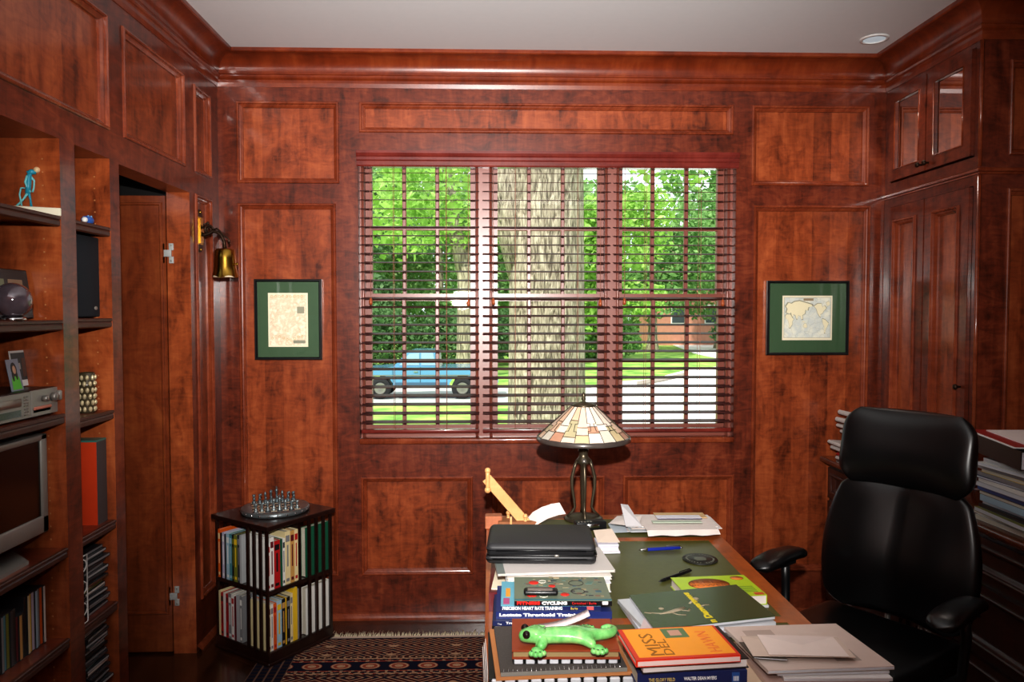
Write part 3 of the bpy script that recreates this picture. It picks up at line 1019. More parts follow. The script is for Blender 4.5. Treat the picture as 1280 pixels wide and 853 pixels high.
# chess set on top ----------------------------------------------------
cc = BX @ Vector((S * .52, S * .5, TZ))
cb = thing('chess_board', 'round silver chess board with mirrored rim on the revolving bookcase', 'chess board', cc, R(20))
mb = MB()
mb.lathe([(.150, 0), (.158, .003), (.160, .010), (.157, .020), (.150, .022), (.001, .022)], 48, 'pewter')
for k in range(24):
    a = 2 * math.pi * k / 24
    mb.ball((.1575 * math.cos(a), .1575 * math.sin(a), .011), .0055, 'chrome', 8)
mb.build('tray', cb)
mb = MB()
q = .0265
lt, dk = cmat((196, 176, 150), .2), cmat((40, 42, 44), .2)
for i in range(8):
    for j in range(8):
        mb.box((i - 4) * q, (j - 4) * q, .022, (i - 3) * q, (j - 3) * q, .0235, lt if (i + j) % 2 else dk)
mb.build('squares', cb)
PROF = {
    'pawn': [(.0075, 0), (.008, .003), (.004, .006), (.003, .016), (.005, .018), (.0055, .022), (.004, .026), (.0005, .028)],
    'rook': [(.009, 0), (.009, .004), (.005, .008), (.004, .024), (.007, .027), (.007, .034), (.005, .034), (.0045, .031), (.0005, .031)],
    'knight': [(.009, 0), (.009, .004), (.005, .008), (.0055, .014), (.0005, .016)],
    'bishop': [(.009, 0), (.009, .004), (.004, .009), (.0032, .026), (.0055, .029), (.005, .036), (.002, .042), (.0005, .044)],
    'queen': [(.010, 0), (.010, .004), (.005, .010), (.0035, .034), (.006, .038), (.007, .045), (.003, .047), (.0005, .052)],
    'king': [(.010, 0), (.010, .004), (.005, .010), (.004, .038), (.006, .042), (.0065, .050), (.003, .053), (.0005, .054)]}
protos = {}
CX_ = Matrix.Translation(cc) @ Matrix.Rotation(R(20), 4, 'Z')
PEW = {0: plain('bright_pewter', (138, 148, 150), .3, .6, noise=.2), 1: plain('dark_pewter', (110, 124, 130), .35, .6, noise=.2)}


def piece(kind, side, i, j):
    key = (kind, side)
    pos = CX_ @ Vector(((i - 3.5) * q, (j - 3.5) * q, .0235))
    if key in protos:
        o = protos[key].copy()
        col.objects.link(o)
    else:
        m = MB()
        m.lathe(PROF[kind], 12, PEW[side])
        if kind == 'knight':
            m.tube([(0, 0, .014), (.001, 0, .024), (.0, 0, .032), (.006, 0, .034), (.010, 0, .028)], [.005, .0045, .005, .004, .002], 8, PEW[side])
        if kind == 'king':
            m.box(-.001, -.001, .053, .001, .001, .064, PEW[side])
            m.box(-.004, -.001, .057, .004, .001, .060, PEW[side])
        o = m.build('chess_' + kind)
        protos[key] = o
        tn = 'bright' if side == 0 else 'dark'
        tag(o, '%s metal chess %s standing on the round chess board' % (tn, kind), 'chess piece', '%s chess %ss' % (tn, kind))
    o.location = pos
    o.scale = (1.15, 1.15, 1.15)
    return o


back = ['rook', 'knight', 'bishop', 'queen', 'king', 'bishop', 'knight', 'rook']
for i, k in enumerate(back):
    piece(k, 0, i, 0)
    piece(k, 1, i, 7)
    piece('pawn', 0, i, 1)
    piece('pawn', 1, i, 6)

# ------------------------------------------------------------------ rug
def rugmat():
    m, nt, p = new_mat('rug_weave')
    N, L = nt.nodes, nt.links
    tc = N.new('ShaderNodeTexCoord')
    sx = N.new('ShaderNodeSeparateXYZ')
    L.new(tc.outputs['Object'], sx.inputs[0])
    x, y = sx.outputs[0], sx.outputs[1]      # local: origin at the rug corner, y runs to the far end (negative away)
    mt = lambda op, a, b=None, c=None: math_n(nt, op, a, b, c)

    def tri(v, per):
        return mt('PINGPONG', v, per / 2)

    def band(v, a, b):
        return mt('MULTIPLY', mt('GREATER_THAN', v, a), mt('LESS_THAN', v, b))

    def mixc(f, A, B):
        mx = N.new('ShaderNodeMix')
        mx.data_type = 'RGBA'
        L.new(f, mx.inputs['Factor'])
        for s_, v in (('A', A), ('B', B)):
            if isinstance(v, tuple):
                mx.inputs[s_].default_value = v
            else:
                L.new(v, mx.inputs[s_])
        return mx.outputs['Result']
    navy, red, beige, brown, rust = srgb(22, 24, 44), srgb(84, 30, 30), srgb(196, 160, 128), srgb(60, 38, 34), srgb(160, 74, 54)
    d = mt('MULTIPLY', y, -1)                # distance in from the far end
    # field: lattice of diamonds with beige lines
    g1 = mt('ADD', mt('MULTIPLY', tri(x, .30), 1.0), mt('MULTIPLY', tri(d, .16), 1.85))
    lat = mt('LESS_THAN', mt('PINGPONG', g1, .02), .0052)
    small = mt('LESS_THAN', mt('ADD', tri(mt('ADD', x, .07), .045), tri(d, .045)), .018)
    cbase = mixc(small, red, navy)
    c = mixc(lat, cbase, beige)
    dots = mt('LESS_THAN', mt('ADD', mt('MULTIPLY', tri(x, .30), .55), mt('ABSOLUTE', mt('SUBTRACT', tri(d, .09), .0))), .014)
    c = mixc(dots, c, beige)
    # stripes and medallion guard borders by distance from the far end
    def stripes(c, a, b, per, colA, colB):
        blk = mt('LESS_THAN', tri(x, per), per * .14)
        body = mixc(blk, colA, colB)
        return mixc(band(d, a, b), c, body)
    c = mixc(band(d, .0, .012), c, navy)
    for (a, b, per, A, B) in ((.20, .212, .03, brown, beige), (.216, .224, .05, beige, beige), (.228, .238, .05, navy, rust), (.242, .250, .05, rust, beige),
                              (.334, .342, .05, rust, beige), (.346, .356, .04, navy, beige), (.36, .368, .05, beige, rust), (.374, .384, .03, brown, navy)):
        c = stripes(c, a, b, per, A, B)
    inb = band(d, .250, .334)
    ox = tri(x, .13)
    oy = mt('ABSOLUTE', mt('SUBTRACT', d, .292))
    e = mt('ADD', mt('POWER', mt('DIVIDE', ox, .046), 2), mt('POWER', mt('DIVIDE', oy, .030), 2))
    med = mixc(mt('LESS_THAN', e, 1), navy, rust)
    med = mixc(band(e, .55, .85), med, beige)
    med = mixc(mt('LESS_THAN', e, .18), med, beige)
    c = mixc(inb, c, med)
    # side border
    sb = mixc(mt('LESS_THAN', tri(d, .03), .004), navy, brown)
    sb = mixc(mt('LESS_THAN', tri(x, .04), .004), sb, srgb(120, 90, 76))
    c = mixc(mt('LESS_THAN', x, .16), c, sb)
    nz = N.new('ShaderNodeTexNoise')
    nz.inputs['Scale'].default_value = 260
    L.new(tc.outputs['Object'], nz.inputs[0])
    sh = N.new('ShaderNodeMix')
    sh.data_type = 'RGBA'
    sh.blend_type = 'MULTIPLY'
    sh.inputs['Factor'].default_value = .8
    L.new(c, sh.inputs['A'])
    rr = ramp(nt, [(.3, (.45, .45, .45, 1)), (.7, (1, 1, 1, 1))])
    L.new(nz.outputs['Fac'], rr.inputs[0])
    L.new(rr.outputs[0], sh.inputs['B'])
    L.new(sh.outputs['Result'], p.inputs['Base Color'])
    p.inputs['Roughness'].default_value = .95
    p.inputs['Specular IOR Level'].default_value = .1
    return m


y_end = at(520, 797, z=.01).y
rx0 = -1.06
rg = thing('area_rug', 'patterned navy and red oriental rug with cream fringe under the desk', 'rug', (rx0, y_end, 0))
mb = MB()
mb.box(0, -3.4, 0.0, 2.6, 0, .009, rugmat())
mb.build('rug_pile', rg)
mb = MB()
mb.box(0, 0, .001, 2.6, .022, .008, cmat((196, 176, 160), .9))
mb.build('end_webbing', rg)
mb = MB()
fm = cmat((206, 196, 168), .9)
for k in range(520):
    x = k * .005 + rnd.uniform(0, .004)
    l = rnd.uniform(.025, .06)
    dx = rnd.uniform(-.012, .012)
    mb.tube([(x, .021, .005), (x + dx * .4, .021 + l * .5, .006 + rnd.uniform(0, .008)), (x + dx, .021 + l, .003 + rnd.uniform(0, .012))], [.0026, .0024, .0012], 4, fm)
fo = mb.build('fringe', rg)
fo['kind'] = 'stuff'

# ------------------------------------------------------------------ shelves of the left bookcase
main_z = [1.910, 1.576, 1.273, .832, .532]
narrow_z = [1.909, 1.580, 1.243, .837, .532, .215]


def shelf(y0, y1, z, label, group):
    t = thing('bookcase_shelf', label, 'shelf', (XL, (y0 + y1) / 2, z), group=group)
    w = (y1 - y0) / 2 - .001
    m = MB()
    m.box(-BD + .002, -w, -.02, -.012, w, 0, 'rail')
    m.build('board', t)
    m = MB()
    pr = [(-.012, 0), (-.002, 0), (.0, -.003), (.0, -.010), (-.004, -.013), (-.002, -.018), (-.002, -.030), (-.008, -.034), (-.016, -.034)]
    for (a, b), (c, d) in zip(pr, pr[1:]):
        m.quad((a, -w, b), (a, w, b), (c, w, d), (c, -w, d), 'nosing')
    for s_ in (-w, w):
        m.add([(a, s_, b) for a, b in pr], [tuple(range(len(pr)))], 'nosing')
    m.build('nosing', t)


mn = ['top shelf of the wide bookcase bay, under the blue figurine', 'wide bay shelf under the black double photo frame', 'wide bay shelf under the silver receiver',
      'wide bay shelf under the television', 'lowest wide bay shelf, under the row of disc cases']
for z, l in zip(main_z, mn):
    shelf(B0, B1, z, l, 'shelves of the wide bookcase bay')
nn = ['top shelf of the narrow bay, under the small blue ornament', 'narrow bay shelf under the black loudspeaker', 'narrow bay shelf under the mirrored candle holder',
      'narrow bay shelf under the tall orange book', 'narrow bay shelf under the stack of discs with the white wire', 'lowest narrow bay shelf in the shadow']
for z, l in zip(narrow_z, nn):
    shelf(N0, N1, z, l, 'shelves of the narrow bookcase bay')

# figurine: lanky blue bending figure with a tan ball head on a white block
z0 = main_z[0]
fg = thing('figurine', 'lanky blue bending figure sculpture on a white block, top shelf', 'figurine', (XL - .07, at(48, 255, x=XL - .07).y, z0), R(24))
mb = MB()
mb.rbox(-.075, -.03, 0, .065, .03, .026, .002, cmat((222, 216, 192), .6), seg=1, smooth=False)
mb.build('block_base', fg)
mb = MB()
bl = cmat((40, 150, 176), .35)
lb = cmat((120, 200, 204), .35)
mb.tube([(-.060, .0, .027), (-.040, .0, .052), (-.026, 0, .076)], [.0035, .003, .0045], 8, lb)
mb.tube([(-.020, .006, .027), (-.022, .004, .052), (-.026, 0, .076)], [.004, .003, .005], 8, bl)
mb.tube([(-.028, 0, .070), (-.026, 0, .095), (-.024, 0, .125), (-.020, 0, .138)], [.008, .0085, .008, .006], 10, bl)
mb.tube([(-.023, 0, .130), (-.010, .006, .112), (-.012, .006, .090), (-.016, .004, .076)], [.004, .0035, .003, .003], 8, lb)
mb.tube([(-.028, -.004, .126), (-.034, -.006, .105), (-.028, -.004, .085), (-.020, -.004, .074)], [.004, .0035, .003, .003], 8, lb)
mb.tube([(-.045, -.004, .030), (-.050, -.004, .065), (-.046, -.004, .086), (-.036, -.002, .086)], .0028, 6, lb)
mb.tube([(-.028, 0, .134), (-.016, 0, .140), (-.004, 0, .138)], [.007, .009, .006], 10, bl)
mb.build('figure', fg)
mb = MB()
mb.ball((-.002, 0, .147), .010, cmat((226, 196, 150), .4), 14)
mb.build('head', fg)
# dome at the far left of the shelf
dm = thing('clock', 'dark grey dome shaped object at the left end of the top shelf', 'ornament', (XL - .10, -1.70, z0))
mb = MB()
mb.lathe([(.07, 0), (.07, .012), (.062, .03), (.04, .052), (.001, .062)], 24, cmat((60, 52, 46), .5))
mb.build('dome', dm)
dm.name = 'dome_ornament'
# small blue ornament on the narrow bay top shelf
z0 = narrow_z[0]
p = at(110, 270, x=XL - .04)
sn = thing('shell_ornament', 'small blue snail-like ornament with white ball on the narrow top shelf', 'ornament', (XL - .045, p.y, z0))
mb = MB()
mb.ball((0, .006, .017), .020, cmat((52, 96, 176), .25), 18, (1, 1.25, .85))
mb.build('body', sn)
mb = MB()
mb.ball((.006, -.024, .016), .010, 'white', 12)
mb.build('ball', sn)
mb = MB()
for k in range(7):
    a = k * .9
    mb.ball((.012 * math.cos(a), .008 + .014 * math.sin(a), .031 - .002 * (k % 3)), .0035, cmat((120, 180, 220), .3), 8)
mb.build('beads', sn)

# loudspeaker
z0 = narrow_z[1]
ya, yb_ = at(95, 350, x=XL - .045).y - .03, at(126, 350, x=XL - .045).y
sk = thing('loudspeaker', 'black bookshelf loudspeaker with cloth grille and oval badge', 'loudspeaker', (XL - .045, 0, z0 + .001))
hh = at(110, 294, x=XL - .045).z - z0
mb = MB()
mb.rbox(-.20, ya - .0, 0, -.016, yb_, hh, .006, 'black')
mb.build('cabinet', sk)
mb = MB()
mb.rbox(-.016, ya + .002, .004, .0, yb_ - .001, hh - .004, .006, 'speaker')
mb.build('grille', sk)
mb = MB()
mb.ball((.001, yb_ - .04, .035), .011, 'silver', 14, (.25, 1, .65))
mb.build('badge', sk)

# double photo frame and crystal ball
z0 = main_z[1]
yc = B1 - .012
pf = thing('photo_frame', 'black double photo frame standing behind the crystal ball', 'photo frame', (XL - .084, yc, z0 + .006), rot=(0, R(-8), 0))
mb = MB()
mb.rbox(-.012, -.36, 0, 0, .0, .155, .003, 'black', seg=1, smooth=False)
mb.build('frame', pf)
for k, (a, b) in enumerate(((-.105, -.035), (-.19, -.125))):
    mb = MB()
    mb.box(0, a, .035, .0015, b, .122, cmat((142, 118, 92) if k == 0 else (110, 116, 84), .3))
    mb.ball((.0015, (a + b) / 2, .095), .011, cmat((222, 196, 170), .5), 10, (.08, 1, 1))
    mb.ball((.0018, (a + b) / 2, .066), .014, cmat((196, 44, 36), .5), 10, (.08, .9, 1.3))
    mb.build('photo', pf)
mb = MB()
mb.box(-.08, -.2, 0, -.012, -.16, .01, 'black')
mb.build('strut', pf)
cbp = at(2, 374, x=XL - .055)
gb = thing('crystal_ball', 'clear glass ball on the shelf before the photo frame', 'glass ball', (XL - .024, cbp.y - .0, z0))
mb = MB()
M['ballglass'] = plain('ball_glass', (96, 84, 92), .03, .3, noise=.8, scale=18, coat=1)
mb.ball((0, 0, .060), .052, 'ballglass', 28)
mb.build('ball', gb)
mb = MB()
mb.lathe([(.034, 0), (.036, .006), (.026, .014), (.022, .010)], 24, 'chrome')
mb.build('ring_stand', gb)

# receiver
z0 = main_z[2]
yr = at(75, 500, x=XL - .025).y
rc = thing('stereo_receiver', 'silver compact stereo receiver with two knobs on the shelf', 'stereo', (XL - .025, yr, z0))
hh = .088
mb = MB()
mb.rbox(-.30, -.43, .006, -.006, 0, hh, .002, 'black', seg=1, smooth=False)
for yy in (-.40, -.03):
    mb.lathe([(.014, 0), (.014, .006)], 12, 'black', Matrix.Translation((-.03, yy, 0)))
mb.build('case', rc)
mb = MB()
ysp = -.155
mb.rbox(-.006, -.43, .006, .0, ysp - .001, hh - .003, .0015, 'silver', seg=1, smooth=False)
mb.rbox(-.006, ysp + .001, .006, .001, 0, hh - .001, .0015, 'silver', seg=1, smooth=False)
mb.build('front_panel', rc)
mb = MB()
mb.box(0, -.43, .016, .0012, -.205, .036, 'screen')
mb.build('display', rc)
mb = MB()
mb.rbox(.0, -.42, .046, .003, -.205, .070, .001, 'steel', seg=1)
mb.build('disc_drawer', rc)
mb = MB()
mb.rbox(.0, -.145, .026, .006, -.055, .036, .003, cmat((196, 120, 100), .3))
mb.box(0, -.145, .018, .001, -.055, .028, 'darkgap')
mb.build('slot_cover', rc)
for yy, r in ((-.095, .010), (-.045, .014)):
    k = MB(Matrix.Translation((0.001, yy, .058)) @ Matrix.Rotation(R(90), 4, 'Y'))
    k.lathe([(r, 0), (r, .014), (r * .8, .017), (.0005, .017)], 24, 'steel')
    k.build('knob', rc)
k = MB(Matrix.Translation((0.0, -.012, .060)) @ Matrix.Rotation(R(90), 4, 'Y'))
k.lathe([(.017, 0), (.017, .012), (.014, .016), (.0005, .016)], 28, 'silver')
k.build('volume_knob', rc)
mb = MB()
for i in range(2):
    for j in range(7):
        mb.rbox(.0, -.192 + i * .014, .016 + j * .009, .002, -.183 + i * .014, .021 + j * .009, .0008, 'steel', seg=1)
mb.build('buttons', rc)

# photos on the receiver
zt = z0 + hh
p0 = at(30, 484, x=XL - .07)
ph = thing('portrait_photo', 'small school portrait photo of person in green top on the receiver', 'photo', (XL - .07, p0.y, zt), rot=(0, R(-10), R(6)))
mb = MB()
mb.box(-.001, -.072, 0, 0, 0, .098, cmat((132, 140, 156), .3))
mb.build('print', ph)
mb = MB()
mb.add([(.0006, -.062, .004), (.0006, -.008, .004), (.0006, -.014, .040), (.0006, -.028, .052), (.0006, -.046, .052), (.0006, -.058, .036)], [(0, 1, 2, 3, 4, 5)], cmat((96, 196, 60), .5))
mb.ball((.0006, -.036, .066), .017, cmat((30, 20, 18), .5), 14, (.03, 1, 1.3))
mb.ball((.0006, -.026, .048), .008, cmat((30, 20, 18), .5), 10, (.03, .8, 2.0))
mb.ball((.0006, -.047, .046), .008, cmat((30, 20, 18), .5), 10, (.03, .8, 2.2))
mb.ball((.0010, -.035, .065), .011, cmat((206, 160, 130), .5), 14, (.05, .9, 1.2))
mb.build('picture_figure', ph)
p1 = at(36, 478, x=XL - .12)
ph = thing('instant_photo', 'white bordered instant photo leaning behind the portrait', 'photo', (XL - .115, p1.y, zt + .004), rot=(0, R(-7), 0))
mb = MB()
mb.box(-.001, -.085, 0, 0, 0, .115, 'white')
mb.build('print', ph)
mb = MB()
mb.box(0, -.079, .020, .0006, -.006, .108, cmat((58, 62, 62), .4))
mb.box(.0006, -.060, .055, .001, -.038, .075, cmat((170, 170, 165), .4))
mb.box(.0006, -.03, .03, .001, -.012, .09, cmat((96, 60, 44), .4))
mb.build('picture', ph)

# candle holder
z0 = narrow_z[2]
p = at(109, 500, x=XL - .06)
vt = thing('candle_holder', 'mirrored mosaic glass candle holder cylinder on the narrow shelf', 'candle holder', (XL - .06, p.y, z0))
mb = MB()
gold = plain('mirror_gold', (222, 206, 166), .12, .45, noise=.4, scale=50)
mb.lathe([(.024, 0), (.027, .004), (.025, .05), (.027, .094), (.030, .098), (.026, .104), (.027, .142), (.024, .144), (.022, .10)], 20, cmat((70, 62, 44), .2))
for j in range(6):
    for k in range(9):
        a = 2 * math.pi * (k + .5 * (j % 2)) / 9
        mb.ball((.026 * math.cos(a), .026 * math.sin(a),   .014 + j * .0225), .0122, gold, 8, (.55, .55, .8))
mb.build('holder', vt)

# tall orange book
z0 = narrow_z[3]
c0 = at(121, 600, x=XL - .03)
hh = at(121, 553, x=XL - .03).z - z0
ob = thing('large_book', 'tall thick book with orange spine and grey cover in the narrow bay', 'book', (XL - .03, c0.y, z0))
wd = N1 - c0.y - .004
mb = MB()
mb.box(-.24, 0, 0, 0, .002, hh, cmat((206, 62, 18), .5))
mb.box(-.003, .002, 0, 0, wd, hh, cmat((74, 66, 66), .6))
mb.box(-.24, .002, 0, -.237, wd, hh, cmat((74, 66, 66), .6))
mb.build('cover', ob)
mb = MB()
mb.box(-.237, .002, .003, -.003, wd - .003, hh - .004, 'paper')
mb.build('pages', ob)
mb = MB()
mb.box(-.24, .002, hh, 0, wd, hh + .006, cmat((60, 120, 110), .4))
lf = mb.build('magazine', label='green and blue magazine lying on the tall orange book', cat='magazine')
lf.matrix_world = ob.matrix_basis.copy()


# disc cases ----------------------------------------------------------
def disc(label, loc, rz, c, group, flat=True, th=.0102, L=.142, Dp=.125, name='disc_case'):
    t = thing(name, label, 'disc case', loc, rz, group)
    m = MB()
    if flat:
        m.box(-Dp, 0, .0004, 0, L, th, cmat(COLN['dark grey'] if c not in ('black',) else COLN['black'], .25))
    else:
        m.box(-Dp, 0, 0, 0, th, L, cmat((60, 62, 66), .25))
    m.build('case', t)
    m = MB()
    if flat:
        m.box(0, .004, .002, .0006, L - .004, th - .0016, cmat(COLN[c], .35))
    else:
        m.box(0, .0012, .003, .0006, th - .0012, L - .003, cmat(COLN[c], .35))
    m.build('spine_insert', t)
    return t


RANK = lambda k, n: ('lowest' if k == 0 else 'topmost' if k == n - 1 else '%s from the bottom' % ORD[k])


def pile(z0, n, where, y1, cols, x=XL - .035):
    for k in range(n):
        c = cols[k % len(cols)]
        disc('%s disc case, %s in the %s' % (c, RANK(k, n), where), (x + rnd.uniform(-.012, .012), y1 - .142 + rnd.uniform(-.012, .004), z0 + .001 + k * .0104), rnd.uniform(-.05, .05), c, where)


pile(narrow_z[4], 21, 'pile beside the white wire', N1 - .012, ['grey', 'dark grey', 'silver', 'grey', 'dark grey', 'silver', 'grey', 'white', 'olive', 'cream', 'brown', 'white', 'dark grey', 'silver'])
pile(narrow_z[5], 25, 'pile on the lowest narrow shelf', N1 - .012, ['dark grey', 'grey', 'silver', 'black', 'silver', 'dark grey', 'grey', 'silver', 'dark grey', 'grey', 'white', 'silver', 'teal'])
wr = thing('wire_holder', 'white bent wire disc holder with curled hooks in the narrow bay', 'wire rack', (XL - .012, N0 + .045, narrow_z[4] + .001))
mb = MB()
mb.tube([(0, -.03, .235), (0, 0, .235), (0, 0, .002), (0, -.03, .002)], .0024, 6, 'white')
for z in (.195, .12, .045):
    mb.tube([(0, -.024, z + .028), (0, -.008, z + .018), (0, -.003, z + .004), (0, -.010, z - .008), (0, -.024, z - .014)], .0020, 6, 'white')
mb.build('wire', wr)

# television
z0 = main_z[3]
xt = XL - .05
yt = at(57, 600, x=xt).y
zt_, zb_ = at(57, 541, x=xt).z, at(57, 664, x=xt).z
tv = thing('television', 'silver framed flat television with dark screen in the wide bay', 'television', (xt, yt, z0))
ht, hb = zt_ - z0, zb_ - z0
WT = .86
bw = .032
mb = MB()
mb.rbox(-.07, -WT, hb - .0, -.002, 0, ht, .006, 'silver')
mb.build('cabinet', tv)
mb = MB()
for (a, b, c, d) in ((-WT, 0, ht - .02, ht), (-WT, 0, hb, hb + .055), (-bw, 0, hb, ht), (-WT, -WT + bw, hb, ht)):
    mb.rbox(-.004, a, c, .008, b, d, .004, 'silver', seg=2)
mb.build('bezel', tv)
mb = MB()
mb.box(-.002, -WT + bw, hb + .055, .002, -bw, ht - .02, 'screen')
mb.build('screen', tv)
mb = MB()
mb.rbox(-.06, -WT * .6, .01, -.02, -WT * .4, hb + .02, .005, 'silver')
mb.prism([(-.09, -WT + .05), (.02, -WT + .12), (.02, -.13), (-.09, -.03)], .0, .010, 'silver')
mb.build('stand_foot', tv)

# row of upright disc cases and the black frame behind them
z0 = main_z[4]
yend = at(58, 800, x=XL - .06).y
rc_ = ['white', 'orange', 'grey', 'pale blue', 'lilac', 'yellow', 'cream', 'black', 'black', 'tan', 'maroon', 'black', 'dark grey', 'olive', 'teal', 'grey', 'dark grey', 'silver', 'green', 'black', 'navy', 'white', 'grey']
y = yend
for k, c in enumerate(rc_):
    th = rnd.choice([.0115, .014, .0145])
    y -= th + .0008
    hL = .188 if k < 8 else (.142 if k < 11 else .17)
    tag(disc('%s disc case, %s from the right in the upright row, lowest wide shelf' % (c, ORD[k]), (XL - .06 - (.004 if k % 3 else 0), y, z0 + .001), 0, c, 'upright disc cases on the lowest wide shelf', False, th, hL, .13, 'disc_case'))
for k in range(5):
    disc('%s flat disc case lying on the upright row, %s' % (['dark grey', 'silver', 'black', 'white', 'grey'][k], RANK(k, 5)), (XL - .065, -1.86, z0 + .192 + k * .0104), rnd.uniform(-.04, .04), ['dark grey', 'silver', 'black', 'white', 'grey'][k], 'flat disc cases on the upright row')
fr_ = thing('leaning_frame', 'black flat box leaning behind the upright disc cases', 'box', (XL - .2, yend + .035, z0))
mb = MB()
mb.rbox(-.02, -.34, 0, 0, 0, .235, .003, 'black', seg=1, smooth=False)
mb.build('panel', fr_)

# ------------------------------------------------------------------ desk
ZD = .76
DX0, DX1 = -.013, .868
DYB = at(620, 645, z=ZD).y
DYF = DYB - 1.72
dk_ = thing('desk', 'large oak desk with green leather inset top, covered with papers', 'desk')
yb1, yb2 = at(780, 674.5, z=ZD).y, at(780, 777, z=ZD).y
mb = MB()
bw = .062
mb.rbox(DX0, DYF, ZD - .032, DX1, DYB, ZD - .0015, .006, 'deskwood', seg=2, smooth=False)
mb.box(DX0, DYF, ZD - .002, DX0 + bw, DYB, ZD, 'deskwood')
mb.box(DX1 - bw, DYF, ZD - .002, DX1, DYB, ZD, 'deskwood')
mb.box(DX0 + bw, DYB - bw, ZD - .002, DX1 - bw, DYB, ZD, 'deskwood')
mb.box(DX0 + bw, DYF, ZD - .002, DX1 - bw, DYF + bw, ZD, 'deskwood')
for yy in (yb1, yb2):
    mb.box(DX0 + bw, yy - .020, ZD - .002, DX1 - bw, yy + .020, ZD, 'deskwood')
mb.build('desktop', dk_)
for a, b in ((DYF + bw, yb2 - .020), (yb2 + .020, yb1 - .020), (yb1 + .020, DYB - bw)):
    m = MB()
    m.box(DX0 + bw, a, ZD - .0018, DX1 - bw, b, ZD - .0006, 'leathertop')
    m.build('leather_inset', dk_)
m = MB()
px0, px1 = DX0 + .03, DX1 - .03
m.box(px0, DYF + .05, .62, px1, DYB - .03, ZD - .032, 'deskwood')
m.build('apron', dk_)
for (a, b) in ((DYF + .05, DYF + .50), (DYB - .48, DYB - .03)):
    m = MB()
    m.box(px0, a, .06, px1, b, .62, 'deskwood')
    m.box(px0 - .008, a - .008, 0.01, px1 + .008, b + .008, .07, 'deskwood')
    po = m.build('pedestal', dk_)
    for z_0, z_1 in ((.44, .60), (.26, .42), (.09, .24)):
        m = MB()
        panel_face(m, lambda u, v, o: (px1 + .016 + o, u, v), a + .02, b - .02, z_0, z_1, [(a + .04, b - .04, z_0 + .02, z_1 - .02)], [], 'deskwood', 'deskwood', 'deskwood')
        m.box(px1 + .0005, a + .02, z_0, px1 + .001, b - .02, z_1, 'deskwood')
        do = m.build('drawer', dk_)
        h = MB()
        h.tube([(px1 + .012, (a + b) / 2 - .05, (z_0 + z_1) / 2), (px1 + .03, (a + b) / 2, (z_0 + z_1) / 2 - .008), (px1 + .012, (a + b) / 2 + .05, (z_0 + z_1) / 2)], .004, 6, 'brass')
        h.build('handle', do)


# flat things on the desk ---------------------------------------------
def frame2(A, B, z):
    """front edge from pixel A to pixel B on the plane z -> origin, angle, length"""
    a, b = at(*A, z=z), at(*B, z=z)
    d = b - a
    return a, math.atan2(d.y, d.x), d.length


def fbook(name, label, cat, A, B, ztop, th, dep, cover, spine='front', pages='pages', group=None, b=.0016, top=None, soft=0):
    o, rz, L = frame2(A, B, ztop)
    t = thing(name, label, cat, (o.x, o.y, ztop - th), rz, group)
    cm = M[cover] if cover in M else cmat(COLN[cover], .35) if isinstance(cover, str) else cmat(cover, .35)
    tm = cm if top is None else (M[top] if isinstance(top, str) and top in M else cmat(top, .3))
    m = MB()
    m.box(0, 0, 0, L, dep, b, cm)
    m.box(0, 0, th - b, L, dep, th, tm)
    if spine == 'front': m.box(0, 0, b, L, b, th - b, cm)
    if spine == 'back': m.box(0, dep - b, b, L, dep, th - b, cm)
    if spine == 'left': m.box(0, 0, b, b, dep, th - b, cm)
    if spine == 'right': m.box(L - b, 0, b, L, dep, th - b, cm)
    m.build('cover', t)
    m = MB()
    i = .003
    m.box(b if spine == 'left' else i, b if spine == 'front' else i, b, L - (b if spine == 'right' else i), dep - (b if spine == 'back' else i), th - b, pages)
    m.build('pages', t)
    t['L'] = L
    return t, L


def decal(t, x0, y0, x1, y1, z, mat, name='cover_picture'):
    m = MB()
    m.box(x0, y0, z, x1, y1, z + .0003, mat)
    return m.build(name, t)


UP = (0, 0, 0)
FRONT = (R(90), 0, 0)
# back stack of cycling books, spines to the camera
zz = .875
t, L = fbook('paperback_book', 'Fitness Cycling paperback with bicycle race cover, topmost of the training book stack', 'book', (643, 751), (765, 751), zz, .014, .168, (18, 14, 20), top=(112, 122, 104))
text(t, 'FITNESS', cmat((214, 40, 34), .4), (.006, -.0004, .003), FRONT, width=L * .24, height=.0085, bold=.0012)
text(t, 'CYCLING', 'white', (L * .28, -.0004, .003), FRONT, width=L * .26, height=.0085, bold=.0012)
text(t, 'Carmichael / Burke', cmat((214, 40, 34), .4), (L * .59, -.0004, .004), FRONT, width=L * .25, height=.006)
m = MB(); m.rbox(L * .90, -.0012, .003, L * .96, 0, .0115, .001, 'white', seg=1); m.build('spine_badge', t)
zt = .014
decal(t, 0, .0, L, .010, zt, cmat((60, 110, 120), .3), 'cover_edge')
pc = MB()
for k in range(60):      # blurred crowd and riders
    x, y = rnd.uniform(.02, L - .02), rnd.uniform(.02, .16)
    c = rnd.choice([(90, 120, 110), (150, 140, 110), (70, 80, 80), (176, 160, 130), (60, 90, 100), (120, 96, 80), (50, 52, 56)])
    a, w_ = rnd.uniform(.004, .02), rnd.uniform(.003, .012)
    pc.box(x, y, zt, min(x + a, L - .002), y + w_, zt + .0002 + .00001 * k, cmat(c, .35))
for (x, y, r) in ((.045, .036, .014), (.052, .125, .014), (.13, .040, .012), (.10, .10, .010)):
    pc.lathe([(r, .0), (r * .9, .0009), (.0005, .0009)], 14, cmat((206, 46, 36), .35), Matrix.Translation((x, y, zt)))
